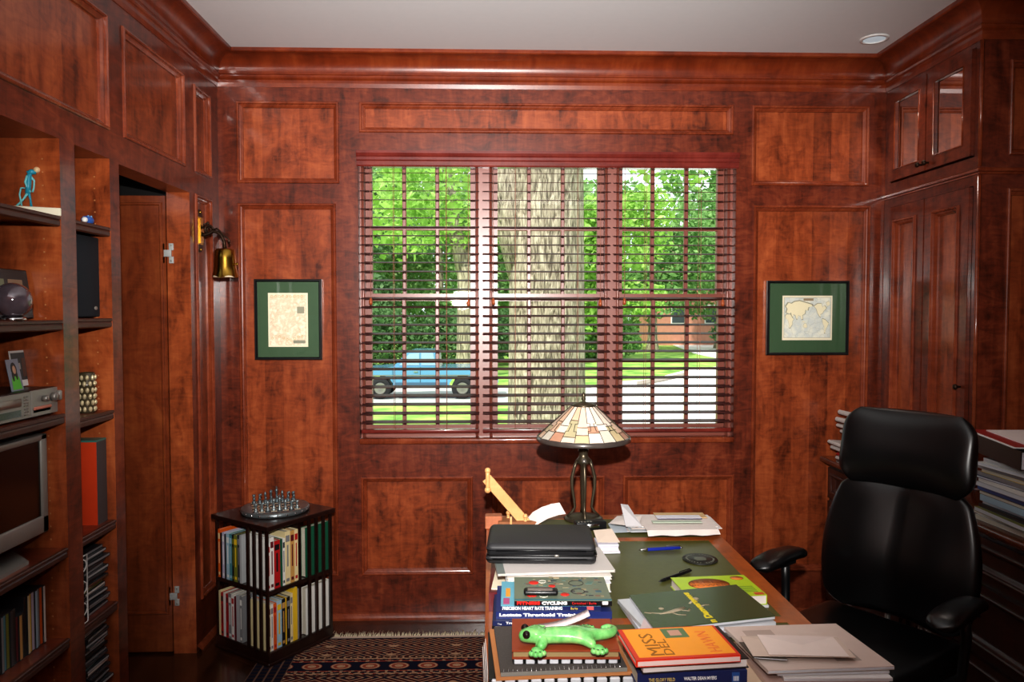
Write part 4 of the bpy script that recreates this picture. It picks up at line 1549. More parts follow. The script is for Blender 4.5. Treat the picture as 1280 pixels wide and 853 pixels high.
for (x, y, r) in ((.075, .13, .010), (.075, .03, .011), (.165, .12, .02), (.165, .06, .018)):
    pc.tube([(x + r * math.cos(a), y + r * math.sin(a), zt + .0008) for a in [k * .63 for k in range(11)]], .0009, 4, cmat((232, 226, 214) if r < .015 else (50, 44, 44), .4))
pc.build('cover_picture', t)
zz -= .0145
t, L = fbook('paperback_book', 'Precision Heart Rate Training paperback, second from the top of the training book stack', 'book', (626, 757.5), (751, 757.5), zz, .013, .17, (28, 36, 84), top=(110, 176, 196))
text(t, 'PRECISION HEART RATE TRAINING', 'white', (.004, -.0004, .0022), FRONT, width=L * .60, height=.0085, bold=.0008)
text(t, 'Burke', cmat((226, 196, 60), .4), (L * .70, -.0004, .003), FRONT, width=L * .07, height=.006)
m = MB(); m.box(L * .86, -.0006, .002, L * .93, 0, .011, cmat((196, 90, 90), .4)); m.build('spine_badge', t)
decal(t, .006, .01, .022, .05, .013, cmat((176, 84, 130), .4))
decal(t, .012, .06, .024, .12, .013, cmat((226, 160, 60), .4))
zz -= .0135
t, L = fbook('paperback_book', 'Lactate Threshold Training paperback with blue spine in the training book stack', 'book', (620, 765), (765, 765), zz, .019, .18, (34, 46, 104))
text(t, 'Lactate Threshold Training', 'white', (.008, -.0004, .0045), FRONT, width=L * .72, height=.0105, bold=.0012)
zz -= .0195
t, L = fbook('paperback_book', 'dark navy paperback below the Lactate Threshold book', 'book', (616, 777), (764, 777), zz, .012, .18, (34, 42, 84))
text(t, 'Training', 'white', (L * .11, -.0004, .003), FRONT, width=.040, height=.0075, bold=.0006)
text(t, 'The', 'white', (L * .04, -.0004, .003), FRONT, width=.010, height=.004)
zz -= .0125
t, L = fbook('paperback_book', 'black paperback with white label and red letters in the training book stack', 'book', (615, 783), (764, 783), zz, .018, .18, (16, 16, 18))
m = MB(); m.box(.008, -.0006, .001, .070, 0, .017, cmat((216, 200, 206), .4)); m.build('spine_label', t)
text(t, 'MA', cmat((196, 40, 44), .4), (.022, -.0010, .004), FRONT, width=.030, height=.011, bold=.001)
zz -= .0185
t, L = fbook('hardcover_book', 'dark hardcover at the bottom of the training book stack', 'book', (616, 792), (763, 792), zz, zz - ZD - .0005, .18, (30, 28, 34))

# pocket device on the cycling book
p = at(676, 739, z=.885)
t = thing('pocket_radio', 'small black rounded electronic device lying on the cycling book', 'device', (p.x, p.y, .8765), R(-3))
mb = MB()
mb.rbox(-.044, -.014, 0, .044, .016, .013, .006, 'black')
mb.build('body', t)
mb = MB()
mb.rbox(-.034, -.011, .0128, .030, .013, .0140, .0005, cmat((120, 110, 104), .3), seg=1)
mb.build('screen', t)

# pads under the black case
t, L = fbook('maroon_binder', 'maroon ring binder under the black zip case, left edge of desk', 'binder', (611, 741), (700, 741), .815, .054, .30, 'maroon', spine='front', pages='pages')
t, L = fbook('folder', 'thin cream folder sticking out over the left edge of the desk', 'folder', (614, 736), (700, 738), .8185, .003, .24, 'cream')
zq = .8455
t, L = fbook('notebook', 'thick white spiral notebook under the writing pads', 'notebook', (633, 731), (764, 729), .8455, .0265, .22, 'paper2', spine='left')
t, L = fbook('notepad', 'lower white writing pad with punched edge under the black case', 'notepad', (634, 723.5), (765, 720.5), .857, .010, .20, (220, 214, 206), spine='back')
m = MB()
for k in range(34):
    m.box(.004 + k * (L - .01) / 34, -.0014, .002, .007 + k * (L - .01) / 34, .001, .009, 'cream')
m.build('punched_edge', t)
t, L = fbook('notepad', 'upper white writing pad with curled corner directly under the black case', 'notepad', (622, 718), (769, 713), .866, .006, .21, (206, 200, 196), spine='back')
decal(t, 0, .0, .022, .2, .006, cmat((120, 128, 124), .5), 'grey_margin')
# zip case
o, rz, L = frame2((607, 706), (746, 707), .8675)
t = thing('zip_case', 'black leather zip portfolio case lying on the writing pads', 'case', (o.x, o.y, .8665), rz)
mb = MB()
hc, dc = .060, .225
n = 14
# soft body: rounded slab with a sagging lid
mb.rbox(0, 0, 0, L, dc, hc * .52, .016, 'case', seg=4)
mb.rbox(.001, .002, hc * .44, L - .001, dc, hc, .018, 'case', seg=4)
mb.build('body', t)
mb = MB()
zp = [(.004, .010, hc * .48), (.012, -.0005, hc * .48), (L - .012, -.0005, hc * .48), (L - .001, .014, hc * .48), (L + .0005, dc - .02, hc * .48)]
mb.tube(zp, .0032, 6, 'black')
mb.tube([(.02, -.002, hc * .30), (L * .5, -.003, hc * .27), (L - .03, -.002, hc * .30)], .0022, 6, 'black')
mb.tube([(.03, -.001, hc * .70), (L * .4, -.002, hc * .72), (L - .03, -.001, hc * .70)], .0022, 6, 'black')
mb.build('zip', t)
mb = MB()
mb.rbox(L * .62, -.006, hc * .42, L * .66, -.001, hc * .54, .001, 'steel', seg=1)
mb.build('zip_pull', t)

# front stack: board, notebooks, journal, lizard
zz = .8125
t, L = fbook('spiral_notebook', 'black comb-bound notebook with white tabs at the bottom of the front stack', 'notebook', (611, 850), (796, 846.5), zz, .030, .24, 'black')
for k in range(11):
    m = MB(); m.rbox(.006 + k * (L - .008) / 11, -.005, .005, .006 + (k + .78) * (L - .008) / 11, .004, .0305, .002, 'paper2', seg=1, smooth=False)
    m.build('comb_loop', t)
t, L = fbook('hardcover_book', 'grey hardcover under the comb-bound notebook', 'book', (613, 872), (790, 868), .782, .0215, .23, 'dark grey')
t, L = fbook('clipboard', 'tan brown board lying under the grey notebook in the front stack', 'board', (620, 847), (796, 839.5), .8215, .008, .245, 'tan', pages='tan')
t, L = fbook('ruled_notebook', 'grey covered notebook with silver coil in the front stack', 'notebook', (626, 841), (784, 834.5), .8315, .009, .235, 'greyboard', pages='pages', spine='back')
m = MB()
for k in range(26):
    x = .006 + k * (L - .012) / 26
    m.tube([(x + .0, .006 + .0055 * math.cos(a), .0070 + .0052 * math.sin(a)) for a in [j * .7 for j in range(10)]], .0012, 5, 'chrome')
m.box(.0, -.001, .0, L, .0015, .0085, 'silver')
m.build('coil', t)
t, L = fbook('spiral_notebook', 'black comb-bound notebook with white tabs under the brown journal', 'notebook', (641, 823), (776, 822), .845, .013, .16, 'black')
for k in range(9):
    m = MB(); m.rbox(.003 + k * (L - .004) / 9, -.004, .0005, .003 + (k + .74) * (L - .004) / 9, .003, .0115, .0015, 'paper2', seg=1, smooth=False)
    m.build('comb_loop', t)
t, L = fbook('leather_journal', 'brown leather covered journal with the green lizard on top', 'journal', (640, 813), (775, 813), .866, .0205, .168, 'journal', spine='back', pages=plain('old_pages', (150, 128, 88), .8), b=.0042)
ZJ = .8662

# lizard (gecko) on the journal
zl = ZJ
pc_ = at(703, 797, z=.88)
lz = thing('lizard_figurine', 'glossy green ceramic lizard figurine lying on the brown journal', 'figurine', (pc_.x, pc_.y, ZJ), R(3))
lz.scale = (1.2, 1.38, 1.2)


def skin(name, parent, verts, edges, radii, mat, sub=2, root=0):
    me = bpy.data.meshes.new(name)
    me.from_pydata(verts, edges, [])
    o = bpy.data.objects.new(name, me)
    col.objects.link(o)
    if parent: o.parent = parent
    o.modifiers.new('skin', 'SKIN')
    for i, r in enumerate(radii):
        me.skin_vertices[0].data[i].radius = r if isinstance(r, tuple) else (r, r)
        me.skin_vertices[0].data[i].use_root = (i == root)
    s = o.modifiers.new('sub', 'SUBSURF')
    s.levels = s.render_levels = sub
    o.modifiers['skin'].use_smooth_shade = True
    me.materials.append(M[mat] if isinstance(mat, str) else mat)
    return o


gm, gnt, gp = new_mat('lizard_glaze')
tcn = gnt.nodes.new('ShaderNodeTexCoord')
nzn = gnt.nodes.new('ShaderNodeTexNoise'); nzn.inputs['Scale'].default_value = 60; nzn.inputs['Detail'].default_value = 4
gnt.links.new(tcn.outputs['Object'], nzn.inputs[0])
grp = ramp(gnt, [(.3, srgb(96, 176, 92)), (.55, srgb(134, 204, 122)), (.72, srgb(170, 214, 130))])
gnt.links.new(nzn.outputs['Fac'], grp.inputs[0]); gnt.links.new(grp.outputs[0], gp.inputs['Base Color'])
gp.inputs['Roughness'].default_value = .18; gp.inputs['Coat Weight'].default_value = .6
V = [(-.020, 0, .016), (-.045, .001, .017), (-.066, .003, .017), (-.082, .004, .013),      # chest, neck, head, snout
     (.012, -.001, .017), (.038, 0, .016), (.060, .006, .014), (.078, .004, .012), (.096, .012, .011), (.104, .028, .010), (.094, .040, .009), (.080, .036, .008),
     (-.036, -.020, .011), (-.050, -.030, .007), (-.036, .022, .011), (-.050, .034, .007),
     (.044, -.020, .011), (.056, -.030, .007), (.042, .020, .010), (.050, .034, .006)]
E_ = [(0, 1), (1, 2), (2, 3), (0, 4), (4, 5), (5, 6), (6, 7), (7, 8), (8, 9), (9, 10), (10, 11), (1, 12), (12, 13), (1, 14), (14, 15), (5, 16), (16, 17), (5, 18), (18, 19)]
rad = [(.018, .015), (.014, .013), (.017, .014), (.010, .009), (.020, .015), (.018, .014), (.013, .011), (.011, .010), (.010, .009), (.008, .007), (.007, .006), (.004, .004),
       .010, .009, .010, .009, .010, .009, .010, .008]
skin('body', lz, V, E_, rad, gm)
for fx, fy, sgn in ((-.052, -.034, -1), (-.054, .038, 1), (.060, -.034, -1), (.054, .038, 1)):
    mb = MB()
    mb.ball((fx, fy, .006), .011, gm, 12, (1, .9, .55))
    for k in range(4):
        a = sgn * R(35 + k * 36)
        tx, ty = fx + .013 * math.cos(a), fy + .012 * math.sin(a)
        mb.ball((tx, ty, .005), .0062, gm, 10, (1, 1, .8))
        mb.ball((tx, ty - .001, .0095), .0014, 'black', 6)
    mb.build('foot', lz)
for s_ in (-1, 1):
    mb = MB()
    mb.ball((-.068, s_ * .013 + .002, .024), .0072, cmat((30, 20, 18), .1), 14)
    mb.build('eye', lz)

# curled white strip behind the lizard
t = thing('paper_strip', 'curled pinkish white strip propped behind the lizard', 'paper', at(705, 780, z=.892), R(4))
mb = MB()
pts = [(-.058 + k * .0105, .0, -.008 + .000 * k + .030 * (k / 11) ** 1.8) for k in range(12)]
for a, b in zip(pts, pts[1:]):
    mb.add([(a[0], -.010, a[2]), (b[0], -.010, b[2]), (b[0], .014, b[2] + .004), (a[0], .014, a[2] + .004),
            (a[0], -.010, a[2] - .003), (b[0], -.010, b[2] - .003), (b[0], .014, b[2] + .001), (a[0], .014, a[2] + .001)],
           [(0, 1, 2, 3), (4, 7, 6, 5), (0, 4, 5, 1), (3, 2, 6, 7)], cmat((206, 190, 190), .6), True)
mb.build('strip', t)

# right front stack: orange paperback, hardcover, The Glory Field
zz = .886
t, L = fbook('paperback_book', 'orange and yellow paperback with red border and small photo on its cover', 'book', (795, 826), (926, 819), zz, .015, .150, (206, 48, 26), top=(206, 48, 26), pages='paper')
decal(t, .010, .010, L - .006, .147, .015, cmat((240, 158, 40), .35))
m = MB(); m.box(.004, -.0006, .002, L - .002, 0, .0115, cmat((226, 196, 190), .5)); m.build('spine_label', t)
decal(t, L * .42, .095, L * .66, .142, .0154, cmat((96, 120, 80), .4), 'cover_photo')
decal(t, L * .48, .105, L * .60, .132, .0158, cmat((196, 150, 130), .4), 'cover_photo')
om = cmat((150, 96, 30), .5)
text(t, 'MISS', om, (L * .30, .016, .0154), (0, 0, R(90)), width=.105, height=.030, name='cover_lettering')
text(t, 'DEL', om, (L * .395, .016, .0154), (0, 0, R(90)), width=.075, height=.020, name='cover_lettering')
text(t, 'HAWN', cmat((226, 120, 60), .5), (L * .86, .02, .0154), (0, 0, R(90)), width=.10, height=.026, name='cover_lettering')
zz -= .0155
t, L = fbook('hardcover_book', 'hardcover with white page edges under the orange paperback', 'book', (803, 831), (936, 823), zz, .021, .165, (32, 22, 24), spine='back', pages='paper', b=.002)
zz -= .0215
t, L = fbook('hardcover_book', 'navy hardcover The Glory Field with its spine to the camera', 'book', (797, 842), (934, 838), zz, .034, .17, (30, 40, 88), b=.002)
text(t, 'THE GLORY FIELD', cmat((200, 176, 96), .4), (L * .10, -.0004, .015), FRONT, width=L * .24, height=.0072, bold=.0004)
text(t, 'WALTER DEAN MYERS', 'white', (L * .42, -.0004, .016), FRONT, width=L * .30, height=.0072, bold=.0004)
m = MB(); m.box(L * .86, -.0006, .004, L * .93, 0, .030, cmat((44, 84, 150), .4))
for k in range(4): m.box(L * .875 + k * .003, -.001, .012, L * .875 + k * .003 + .0016, -.0005, .022, 'white')
m.build('spine_badge', t)
zz -= .0345
t, L = fbook('paperback_book', 'tan paperback at the bottom beneath the navy hardcover', 'book', (800, 866), (935, 862), zz, zz - ZD - .0005, .17, 'tan')

# white magazines at the right edge
def mag(label, A, B, ztop, th, dep, colr, name='magazine', group='magazines at the right edge of the desk', spine='front', skew=0):
    o, rz, L = frame2(A, B, ztop)
    t = thing(name, label, 'magazine', (o.x, o.y, ztop - th), rz, group)
    m = MB()
    cm = M[colr] if isinstance(colr, str) and colr in M else cmat(colr, .3)
    m.prism([(0, 0), (L, 0), (L + skew, dep), (skew, dep)], 0, th, cm)
    m.build('cover', t)
    m = MB()
    m.prism([(.001, -.0004), (L - .001, -.0004), (L + skew, dep - .002), (skew + .001, dep - .002)], th * .15, th * .8, 'paper2')
    m.build('pages', t)
    return t, L


t, L = mag('white catalogue on top of the right-hand magazine stack, under the envelopes', (960, 838.5), (1118, 833), .834, .008, .225, (208, 190, 180), skew=-.015)
decal(t, L * .60, .03, L * .80, .085, .008, cmat((160, 146, 136), .4))
decal(t, L * .66, .04, L * .76, .075, .0084, cmat((196, 182, 172), .4))
decal(t, .02, .05, .09, .20, .008, cmat((178, 160, 150), .4))
t, L = mag('white magazine second in the right-hand stack', (972, 842), (1112, 839), .824, .006, .20, (214, 210, 206))
t, L = mag('white glossy magazine third in the right-hand stack', (980, 848), (1116, 848), .817, .007, .20, (224, 220, 218))
t, L = mag('thick white magazine with red edge low in the right-hand stack', (960, 856), (1112, 853), .809, .012, .20, (190, 160, 150))
t, L = mag('cream brochure spread under the right-hand magazines', (935, 862), (1090, 858), .796, .015, .23, (222, 196, 170))
t, L = mag('large white catalogue at the bottom of the right-hand stack', (930, 880), (1100, 872), .780, .019, .25, (214, 204, 196))
t, L = mag('dark printed newsletter page between the books and the catalogue', (942, 822), (985, 825), .8425, .002, .075, (92, 84, 76), 'newsletter', skew=-.02)
o = at(942, 806, z=.845)
for k, (A, B, zt_, c, lb) in enumerate((((941, 820), (1070, 822), .8475, (206, 186, 172), 'beige envelope under the white envelope on the catalogue'),
                                       ((961, 818), (1062, 821), .8505, (224, 208, 200), 'plain white envelope lying topmost on the right-hand papers'))):
    oo, rz, L = frame2(A, B, zt_)
    t = thing('envelope', lb, 'envelope', (oo.x, oo.y, zt_ - .0015), rz)
    m = MB()
    m.rbox(0, 0, 0, L, .10, .0015, .0005, cmat(c, .7), seg=1, smooth=False)
    m.build('paper', t)
    m = MB()
    m.add([(0, .1, .0016), (L, .1, .0016), (L * .5, .05, .0019)], [(0, 1, 2)], cmat(tuple(int(q_ * .97) for q_ in c), .7))
    m.build('flap', t)

# green sports magazine pile
mag('white magazine with curled edge at the bottom of the green magazine pile', (806, 797), (962, 788), .775, .013, .235, (206, 206, 214), group='magazines under the green one')
mag('pale grey magazine in the middle of the green magazine pile', (812, 793), (970, 778), .786, .010, .235, (200, 202, 206), group='magazines under the green one')
mag('pinkish white papers poking out left under the green magazine', (800, 786), (830, 790), .7905, .004, .15, (206, 186, 186), group='magazines under the green one')
oo, rz, L = frame2((818, 787), (969, 770), .800)
bl_ = at(784, 742, z=.800)
t = thing('sports_magazine', 'dark green glossy magazine with yellow title and sports figures', 'magazine', (oo.x, oo.y, .791), rz)
loc = Matrix.Rotation(-rz, 3, 'Z') @ (bl_ - oo)
sk = loc.x
dp = loc.y * .94
m = MB()
gm_ = cmat((66, 78, 48), .25)
# gently curved cover built as strips
n = 10
for k in range(n):
    y0_, y1_ = dp * k / n, dp * (k + 1) / n
    f0, f1 = k / n, (k + 1) / n
    c0_, c1_ = .009 + .006 * math.sin(f0 * math.pi) * 0, .009
    m.add([(sk * f0, y0_, .009), (L + sk * f0 * .75, y0_, .009), (L + sk * f1 * .75, y1_, .009), (sk * f1, y1_, .009)], [(0, 1, 2, 3)], gm_, True)
m.prism([(0, 0), (L, 0), (L + sk * .75, dp), (sk, dp)], .006, .0089, gm_)
m.build('cover', t)
m = MB()
m.prism([(.001, -.0003), (L - .001, -.0003), (L + sk * .75 - .001, dp - .002), (sk + .001, dp - .002)], 0, .0062, 'paper2')
m.build('pages', t)
fm_ = cmat((176, 162, 138), .3)
m = MB()
m.tube([(.055, .085, .0092), (.085, .09, .0094), (.115, .10, .0094), (.14, .11, .0092)], [.003, .007, .009, .005], 8, fm_, Matrix.Diagonal((1, 1, .12, 1)) @ Matrix.Translation((0, 0, .068)))
for seg_ in ([(.03, .10), (.06, .088), (.09, .085)], [(.085, .095), (.10, .07), (.12, .062)], [(.115, .10), (.14, .085), (.15, .10)], [(.02, .105), (.035, .095)],
             [(.165, .13), (.185, .15), (.20, .145)], [(.175, .10), (.20, .112), (.215, .11)]):
    m.tube([(a, b, .0092 / .12) for a, b in seg_], .0034, 6, fm_, Matrix.Diagonal((1, 1, .12, 1)))
m.ball((.075, .118, .0094), .008, fm_, 10, (1, 1, .08))
m.ball((.20, .16, .0094), .009, fm_, 10, (1, 1, .08))
m.build('cover_picture', t)
a_, b_ = at(898, 778, z=.800), at(861, 741, z=.800)
la, lb_ = Matrix.Rotation(-rz, 3, 'Z') @ (a_ - oo), Matrix.Rotation(-rz, 3, 'Z') @ (b_ - oo)
dv = lb_ - la
tl = text(t, 'n Danvernews', cmat((226, 206, 40), .4), (la.x - .002, la.y, .0093), (0, 0, math.atan2(dv.y, dv.x)), width=dv.length, height=.021, bold=.001, name='cover_lettering')

# yellow-green paperback
t, L = fbook('paperback_book', 'lime yellow paperback with orange oval medallions near the desk edge', 'book', (861, 748), (959, 744), .796, .028, .165, (176, 204, 40), spine='right', pages='paper', top=(176, 204, 40))
t.rotation_euler.z += 0
for (cx_, cy_, rx, ry) in ((L * .42, .100, .062, .044), (L * .86, .140, .020, .016)):
    m = MB()
    X = Matrix.Translation((cx_, cy_, .028)) @ Matrix.Diagonal((rx, ry, 1, 1))
    m.lathe([(1, 0), (1, .0004), (.001, .0004)], 32, cmat((134, 66, 26), .35), X)
    m.lathe([(.93, .0004), (.93, .0008), (.001, .0008)], 32, cmat((206, 120, 50), .35), X)
    m.build('medallion', t)
om2 = cmat((140, 70, 26), .4)
text(t, 'RED', om2, (L * .22, .106, .0289), UP, width=L * .40, height=.018, name='cover_lettering')
text(t, 'POWER', om2, (L * .18, .080, .0289), UP, width=L * .46, height=.016, name='cover_lettering')
for k in range(5):
    decal(t, L * .74, .028 + k * .010, L * .94, .0315 + k * .010, .028, cmat((90, 130, 40), .5), 'cover_text_line')
decal(t, L * .86, .004, L * .98, .022, .0282, cmat((196, 84, 40), .5), 'cover_badge')
t2, L2 = fbook('paperback_book', 'white backed paperback under the lime yellow one', 'book', (880, 757), (961, 757), .7675, .007, .10, (206, 206, 210))

# coaster and pens
p = at(875, 700, z=ZD)
t = thing('coaster', 'round black coaster with pale ring of lettering on the leather', 'coaster', (p.x, p.y, ZD))
mb = MB()
mb.lathe([(.058, 0), (.0595, .002), (.058, .004), (.001, .004)], 36, cmat((30, 32, 26), .4))
mb.build('disc', t)
mb = MB()
gy = cmat((120, 124, 110), .5)
for k in range(28):
    if k % 14 in (0,): continue
    a = 2 * math.pi * k / 28
    mb.box(-.002, -.003, .004, .002, .003, .0044, gy, Matrix.Rotation(a, 4, 'Z') @ Matrix.Translation((0, .045, 0)))
for k in range(4):
    mb.box(-.022 + abs(k - 1.5) * .004, -.016 + k * .009, .004, .022 - abs(k - 1.5) * .004, -.012 + k * .009, .0044, gy)
mb.build('emblem', t)


def pen(name, label, A, B, colr, r=.0052):
    a, b = at(*A, z=ZD + .006), at(*B, z=ZD + .006)
    d = b - a
    t = thing(name, label, 'pen', (a.x, a.y, ZD + r), math.atan2(d.y, d.x))
    L = d.length
    X = Matrix.Rotation(R(90), 4, 'Y')
    m = MB()
    m.lathe([(.0012, 0), (.0035, .012), (r, .026), (r, L * .72), (r * .85, L * .94), (r * .5, L * .95)], 14, colr, X)
    m.build('barrel', t)
    m = MB()
    m.lathe([(.0010, -.002), (.0040, .011), (r * 1.05, .024), (r * 1.05, .030), (.001, .031)], 14, 'chrome' if name == 'ballpoint_pen' else 'black', X)
    m.build('tip', t)
    m = MB()
    m.tube([(L * .62, 0, r), (L * .64, 0, r + .003), (L * .94, 0, r + .002), (L, 0, 0)], .0014, 6, 'chrome' if name == 'ballpoint_pen' else 'black')
    m.lathe([(.003, L * .95), (.003, L), (.001, L + .002)], 10, 'chrome' if name == 'ballpoint_pen' else 'black', X)
    m.build('clip', t)


pen('ballpoint_pen', 'blue ballpoint pen with metal tip lying on the green leather', (799, 688), (853, 685), cmat((30, 44, 140), .2), .0062)
pen('felt_pen', 'black pen lying beside the lime yellow paperback', (824, 727), (864, 713), cmat((16, 16, 18), .3), .0055)

# paper slips, letter pile and small things at the far end
def sheet(t, pts, mat, name='sheet', th=.0006):
    m = MB()
    m.add(pts + [(x, y, z - th) for x, y, z in pts], [(0, 1, 2, 3), (7, 6, 5, 4), (0, 4, 5, 1), (1, 5, 6, 2), (2, 6, 7, 3), (3, 7, 4, 0)], mat)
    return m.build(name, t)


def pile_of(name, label, cat, center_px, w, d, n, zb, step, cols, jit, rot=0, group=None, single='sheet'):
    p = at(*center_px, z=zb)
    for k in range(n):
        t = thing(name, label % RANK(k, n), cat, (p.x + rnd.uniform(-jit, jit), p.y + rnd.uniform(-jit, jit), zb + .0004 + k * step), rot + rnd.uniform(-jit, jit) * 6, group)
        m = MB()
        ww, dd = w * rnd.uniform(.92, 1.02), d * rnd.uniform(.92, 1.02)
        m.rbox(-ww / 2, -dd / 2, 0, ww / 2, dd / 2, step * .93, min(.0008, step * .3), cols[k % len(cols)], seg=1, smooth=False)
        m.build('paper', t)
    return p


P1, P2 = cmat((226, 216, 210), .7), cmat((206, 204, 216), .7)
pile_of('memo_pad', 'small white memo pad, %s in the pile by the black case', 'memo pad', (759, 688), .074, .085, 4, ZD, .0085, [P2, P1, P2], .004, R(2), 'memo pads by the black case')
t = thing('receipt', 'cream paper receipt curling on top of the memo pads', 'receipt', at(757, 672, z=.80) , R(4))
sheet(t, [(-.038, -.042, -.004), (.042, -.044, -.006), (.034, .05, .016), (-.034, .05, .012)], cmat((222, 206, 190), .7))
# letter pile at the back right
cols_ = [P1, P2, cmat((216, 206, 200), .7), cmat((200, 206, 210), .7)]
pile_of('letter', 'white letter, %s in the wide pile at the far desk end', 'letter', (836, 659), .34, .17, 9, ZD, .0030, cols_, .014, R(-2), 'letters in the wide pile')
zt = ZD + 9 * .003 + .001
p = at(790, 655, z=zt)
t = thing('folded_letter', 'folded sheet standing up at the left of the letter pile', 'letter', (p.x, p.y, zt), R(-20))
sheet(t, [(-.085, -.02, .0), (.03, -.05, .004), (.03, .06, .02), (-.07, .07, .006)], P1)
sheet(t, [(-.015, -.055, .003), (.045, -.04, .004), (-.03, .085, .050), (-.055, .060, .058)], cmat((206, 204, 206), .7))
t = thing('blue_envelope', 'pale blue envelope at the left of the letter pile', 'envelope', at(782, 660, z=ZD + .004), R(8))
sheet(t, [(-.07, -.055, 0), (.05, -.06, 0), (.05, .06, .0), (-.05, .07, 0)], cmat((196, 206, 214), .7))
for k, (A, w_, d_, c, lb) in enumerate((((850, 645), .20, .075, (206, 172, 124), 'manila coloured card on top of the letter pile'),
                                       ((848, 647), .175, .045, (222, 222, 230), 'white envelope with dark edge on the manila card'),
                                       ((846, 653), .19, .030, (184, 196, 178), 'grey-green printed slip on the letter pile'))):
    zz_ = zt + .002 + k * .0035
    p = at(*A, z=zz_)
    t = thing('card', lb, 'card', (p.x, p.y, zz_), R(-1))
    m = MB(); m.rbox(-w_ / 2, -d_ / 2, 0, w_ / 2, d_ / 2, .003, .0008, cmat(c, .6), seg=1, smooth=False)
    m.build('card_sheet', t)
    if k == 1:
        m = MB(); m.box(-w_ / 2, -d_ / 2 - .002, -.001, w_ / 2, -d_ / 2, .002, cmat((70, 66, 90), .6)); m.build('dark_edge', t)
t = thing('loose_letter', 'crumpled letter hanging over the front of the letter pile', 'letter', at(850, 662, z=zt), R(1))
m = MB()
nn_ = 16
for k in range(nn_):
    x0_, x1_ = -.13 + k * .27 / nn_, -.13 + (k + 1) * .27 / nn_
    f = lambda x: .002 * math.sin(x * 60)
    m.add([(x0_, -.045, -.010 + f(x0_)), (x1_, -.045, -.010 + f(x1_)), (x1_, -.02, .004), (x0_, -.02, .004)], [(0, 1, 2, 3)], P1, True)
    m.add([(x0_, -.02, .004), (x1_, -.02, .004), (x1_, .06, .003), (x0_, .06, .003)], [(0, 1, 2, 3)], P1, True)
m.build('paper', t)

# black gadget and crystal weight beside the lamp
p = at(738, 662, z=ZD)
t = thing('camera_gadget', 'small black electronic recorder with chrome details at the lamp foot', 'device', (p.x, p.y, ZD), R(8))
mb = MB()
mb.rbox(-.062, -.022, 0, .060, .022, .034, .006, 'black')
mb.rbox(-.020, -.024, .012, .030, -.020, .026, .001, 'chrome', seg=1)
mb.build('body', t)
mb = MB()
for k in range(5):
    mb.rbox(-.055 + k * .012, -.022, .034, -.047 + k * .012, -.012, .037, .001, 'steel', seg=1)
mb.build('buttons', t)
p = at(733, 677, z=ZD)
t = thing('glass_weight', 'small clear glass paperweight behind the black case', 'paperweight', (p.x, p.y, ZD))
mb = MB()
mb.ball((0, 0, .018), .018, 'ballglass', 18)
mb.build('ball', t)
mb = MB()
mb.lathe([(.014, 0), (.016, .004), (.010, .008)], 16, 'chrome')
mb.build('ring', t)

# wooden model with slanted plank
p = at(650, 661, z=ZD)
t = thing('wooden_contraption', 'light wooden model with slanted plank, dowel end and round pegs', 'wooden model', (p.x, p.y, ZD), 0)
mb = MB()
mb.rbox(-.085, -.03, .0, .075, .05, .034, .003, wood('brown_block', (110, 66, 40), (150, 96, 60), (176, 120, 80), rough=.6, coat=0, grain='x'), seg=1, smooth=False)
mb.build('base', t)
mb = MB()
mb.rbox(-.040, -.034, .0, -.032, -.030, .055, .001, 'lightwood', seg=1)
for (x, y) in ((-.045, .03), (.02, -.02), (.078, .03)):
    mb.tube([(x, y, .0), (x, y, .048)], .006, 8, 'lightwood')
    mb.ball((x, y, .054), .0095, 'lightwood', 12)
mb.build('peg', t)
mb = MB()
zA_ = at(612, 600, y=p.y).z - ZD
ang_ = math.atan2(zA_ - .012, -.16)
X = Matrix.Translation((.035, -.006, .008)) @ Matrix.Rotation(-(math.pi - abs(math.atan2(zA_ - .0, .165))) , 4, 'Y')
Lp = math.hypot(.165, zA_ - .0)
mb.rbox(0, -.005, -.020, Lp, .005, .020, .001, 'lightwood', X, seg=1, smooth=False)
mb.build('plank', t)
mb = MB()
tip = X @ Vector((Lp - .004, 0, 0))
dw = [tip + Vector((.002, -.014, v_)) for v_ in (-.040, -.02, .015, .035)]
mb.tube(dw, [.009, .0085, .0085, .009], 14, 'lightwood')
mb.ball(dw[0], .013, 'lightwood', 12)
mb.ball(dw[-1], .012, 'lightwood', 12)
mb.build('dowel', t)
t = thing('paper_slip', 'white slip of paper curving up from the wooden model', 'paper', (p.x + .04, p.y - .02, ZD + .012))
m = MB()
pts = [(0, 0), (.03, .035), (.065, .055), (.105, .068), (.135, .072)]
for (a, b), (c, d) in zip(pts, pts[1:]):
    m.add([(a, -.02, b - .018), (c, -.02, d - .018), (c - .02, .03, d + .014), (a - .02, .03, b + .014)], [(0, 1, 2, 3)], P1, True)
m.build('slip', t)
p = at(618, 661, z=ZD)
t = thing('wooden_block', 'reddish striped wooden block at the far left desk corner', 'block', (p.x - .006, p.y + .01, ZD), 0)
mb = MB()
mb.rbox(-.030, -.02, 0, .036, .03, .050, .003, wood('striped_block', (150, 84, 56), (186, 116, 80), (206, 140, 100), rough=.5, coat=0, grain='x'), seg=1, smooth=False)
mb.build('block', t)
# envelopes wedged down the left side of the desk
t = thing('envelope_bundle', 'white envelopes sticking up beside the left edge of the front stack', 'envelope', at(610, 835, z=.79), R(2))
m = MB()
for k in range(3):
    m.box(-.004 - k * .0035, -.07 + k * .01, -.03, -.0025 - k * .0035, .09 - k * .012, .028 - k * .004, P1)
m.build('paper', t)
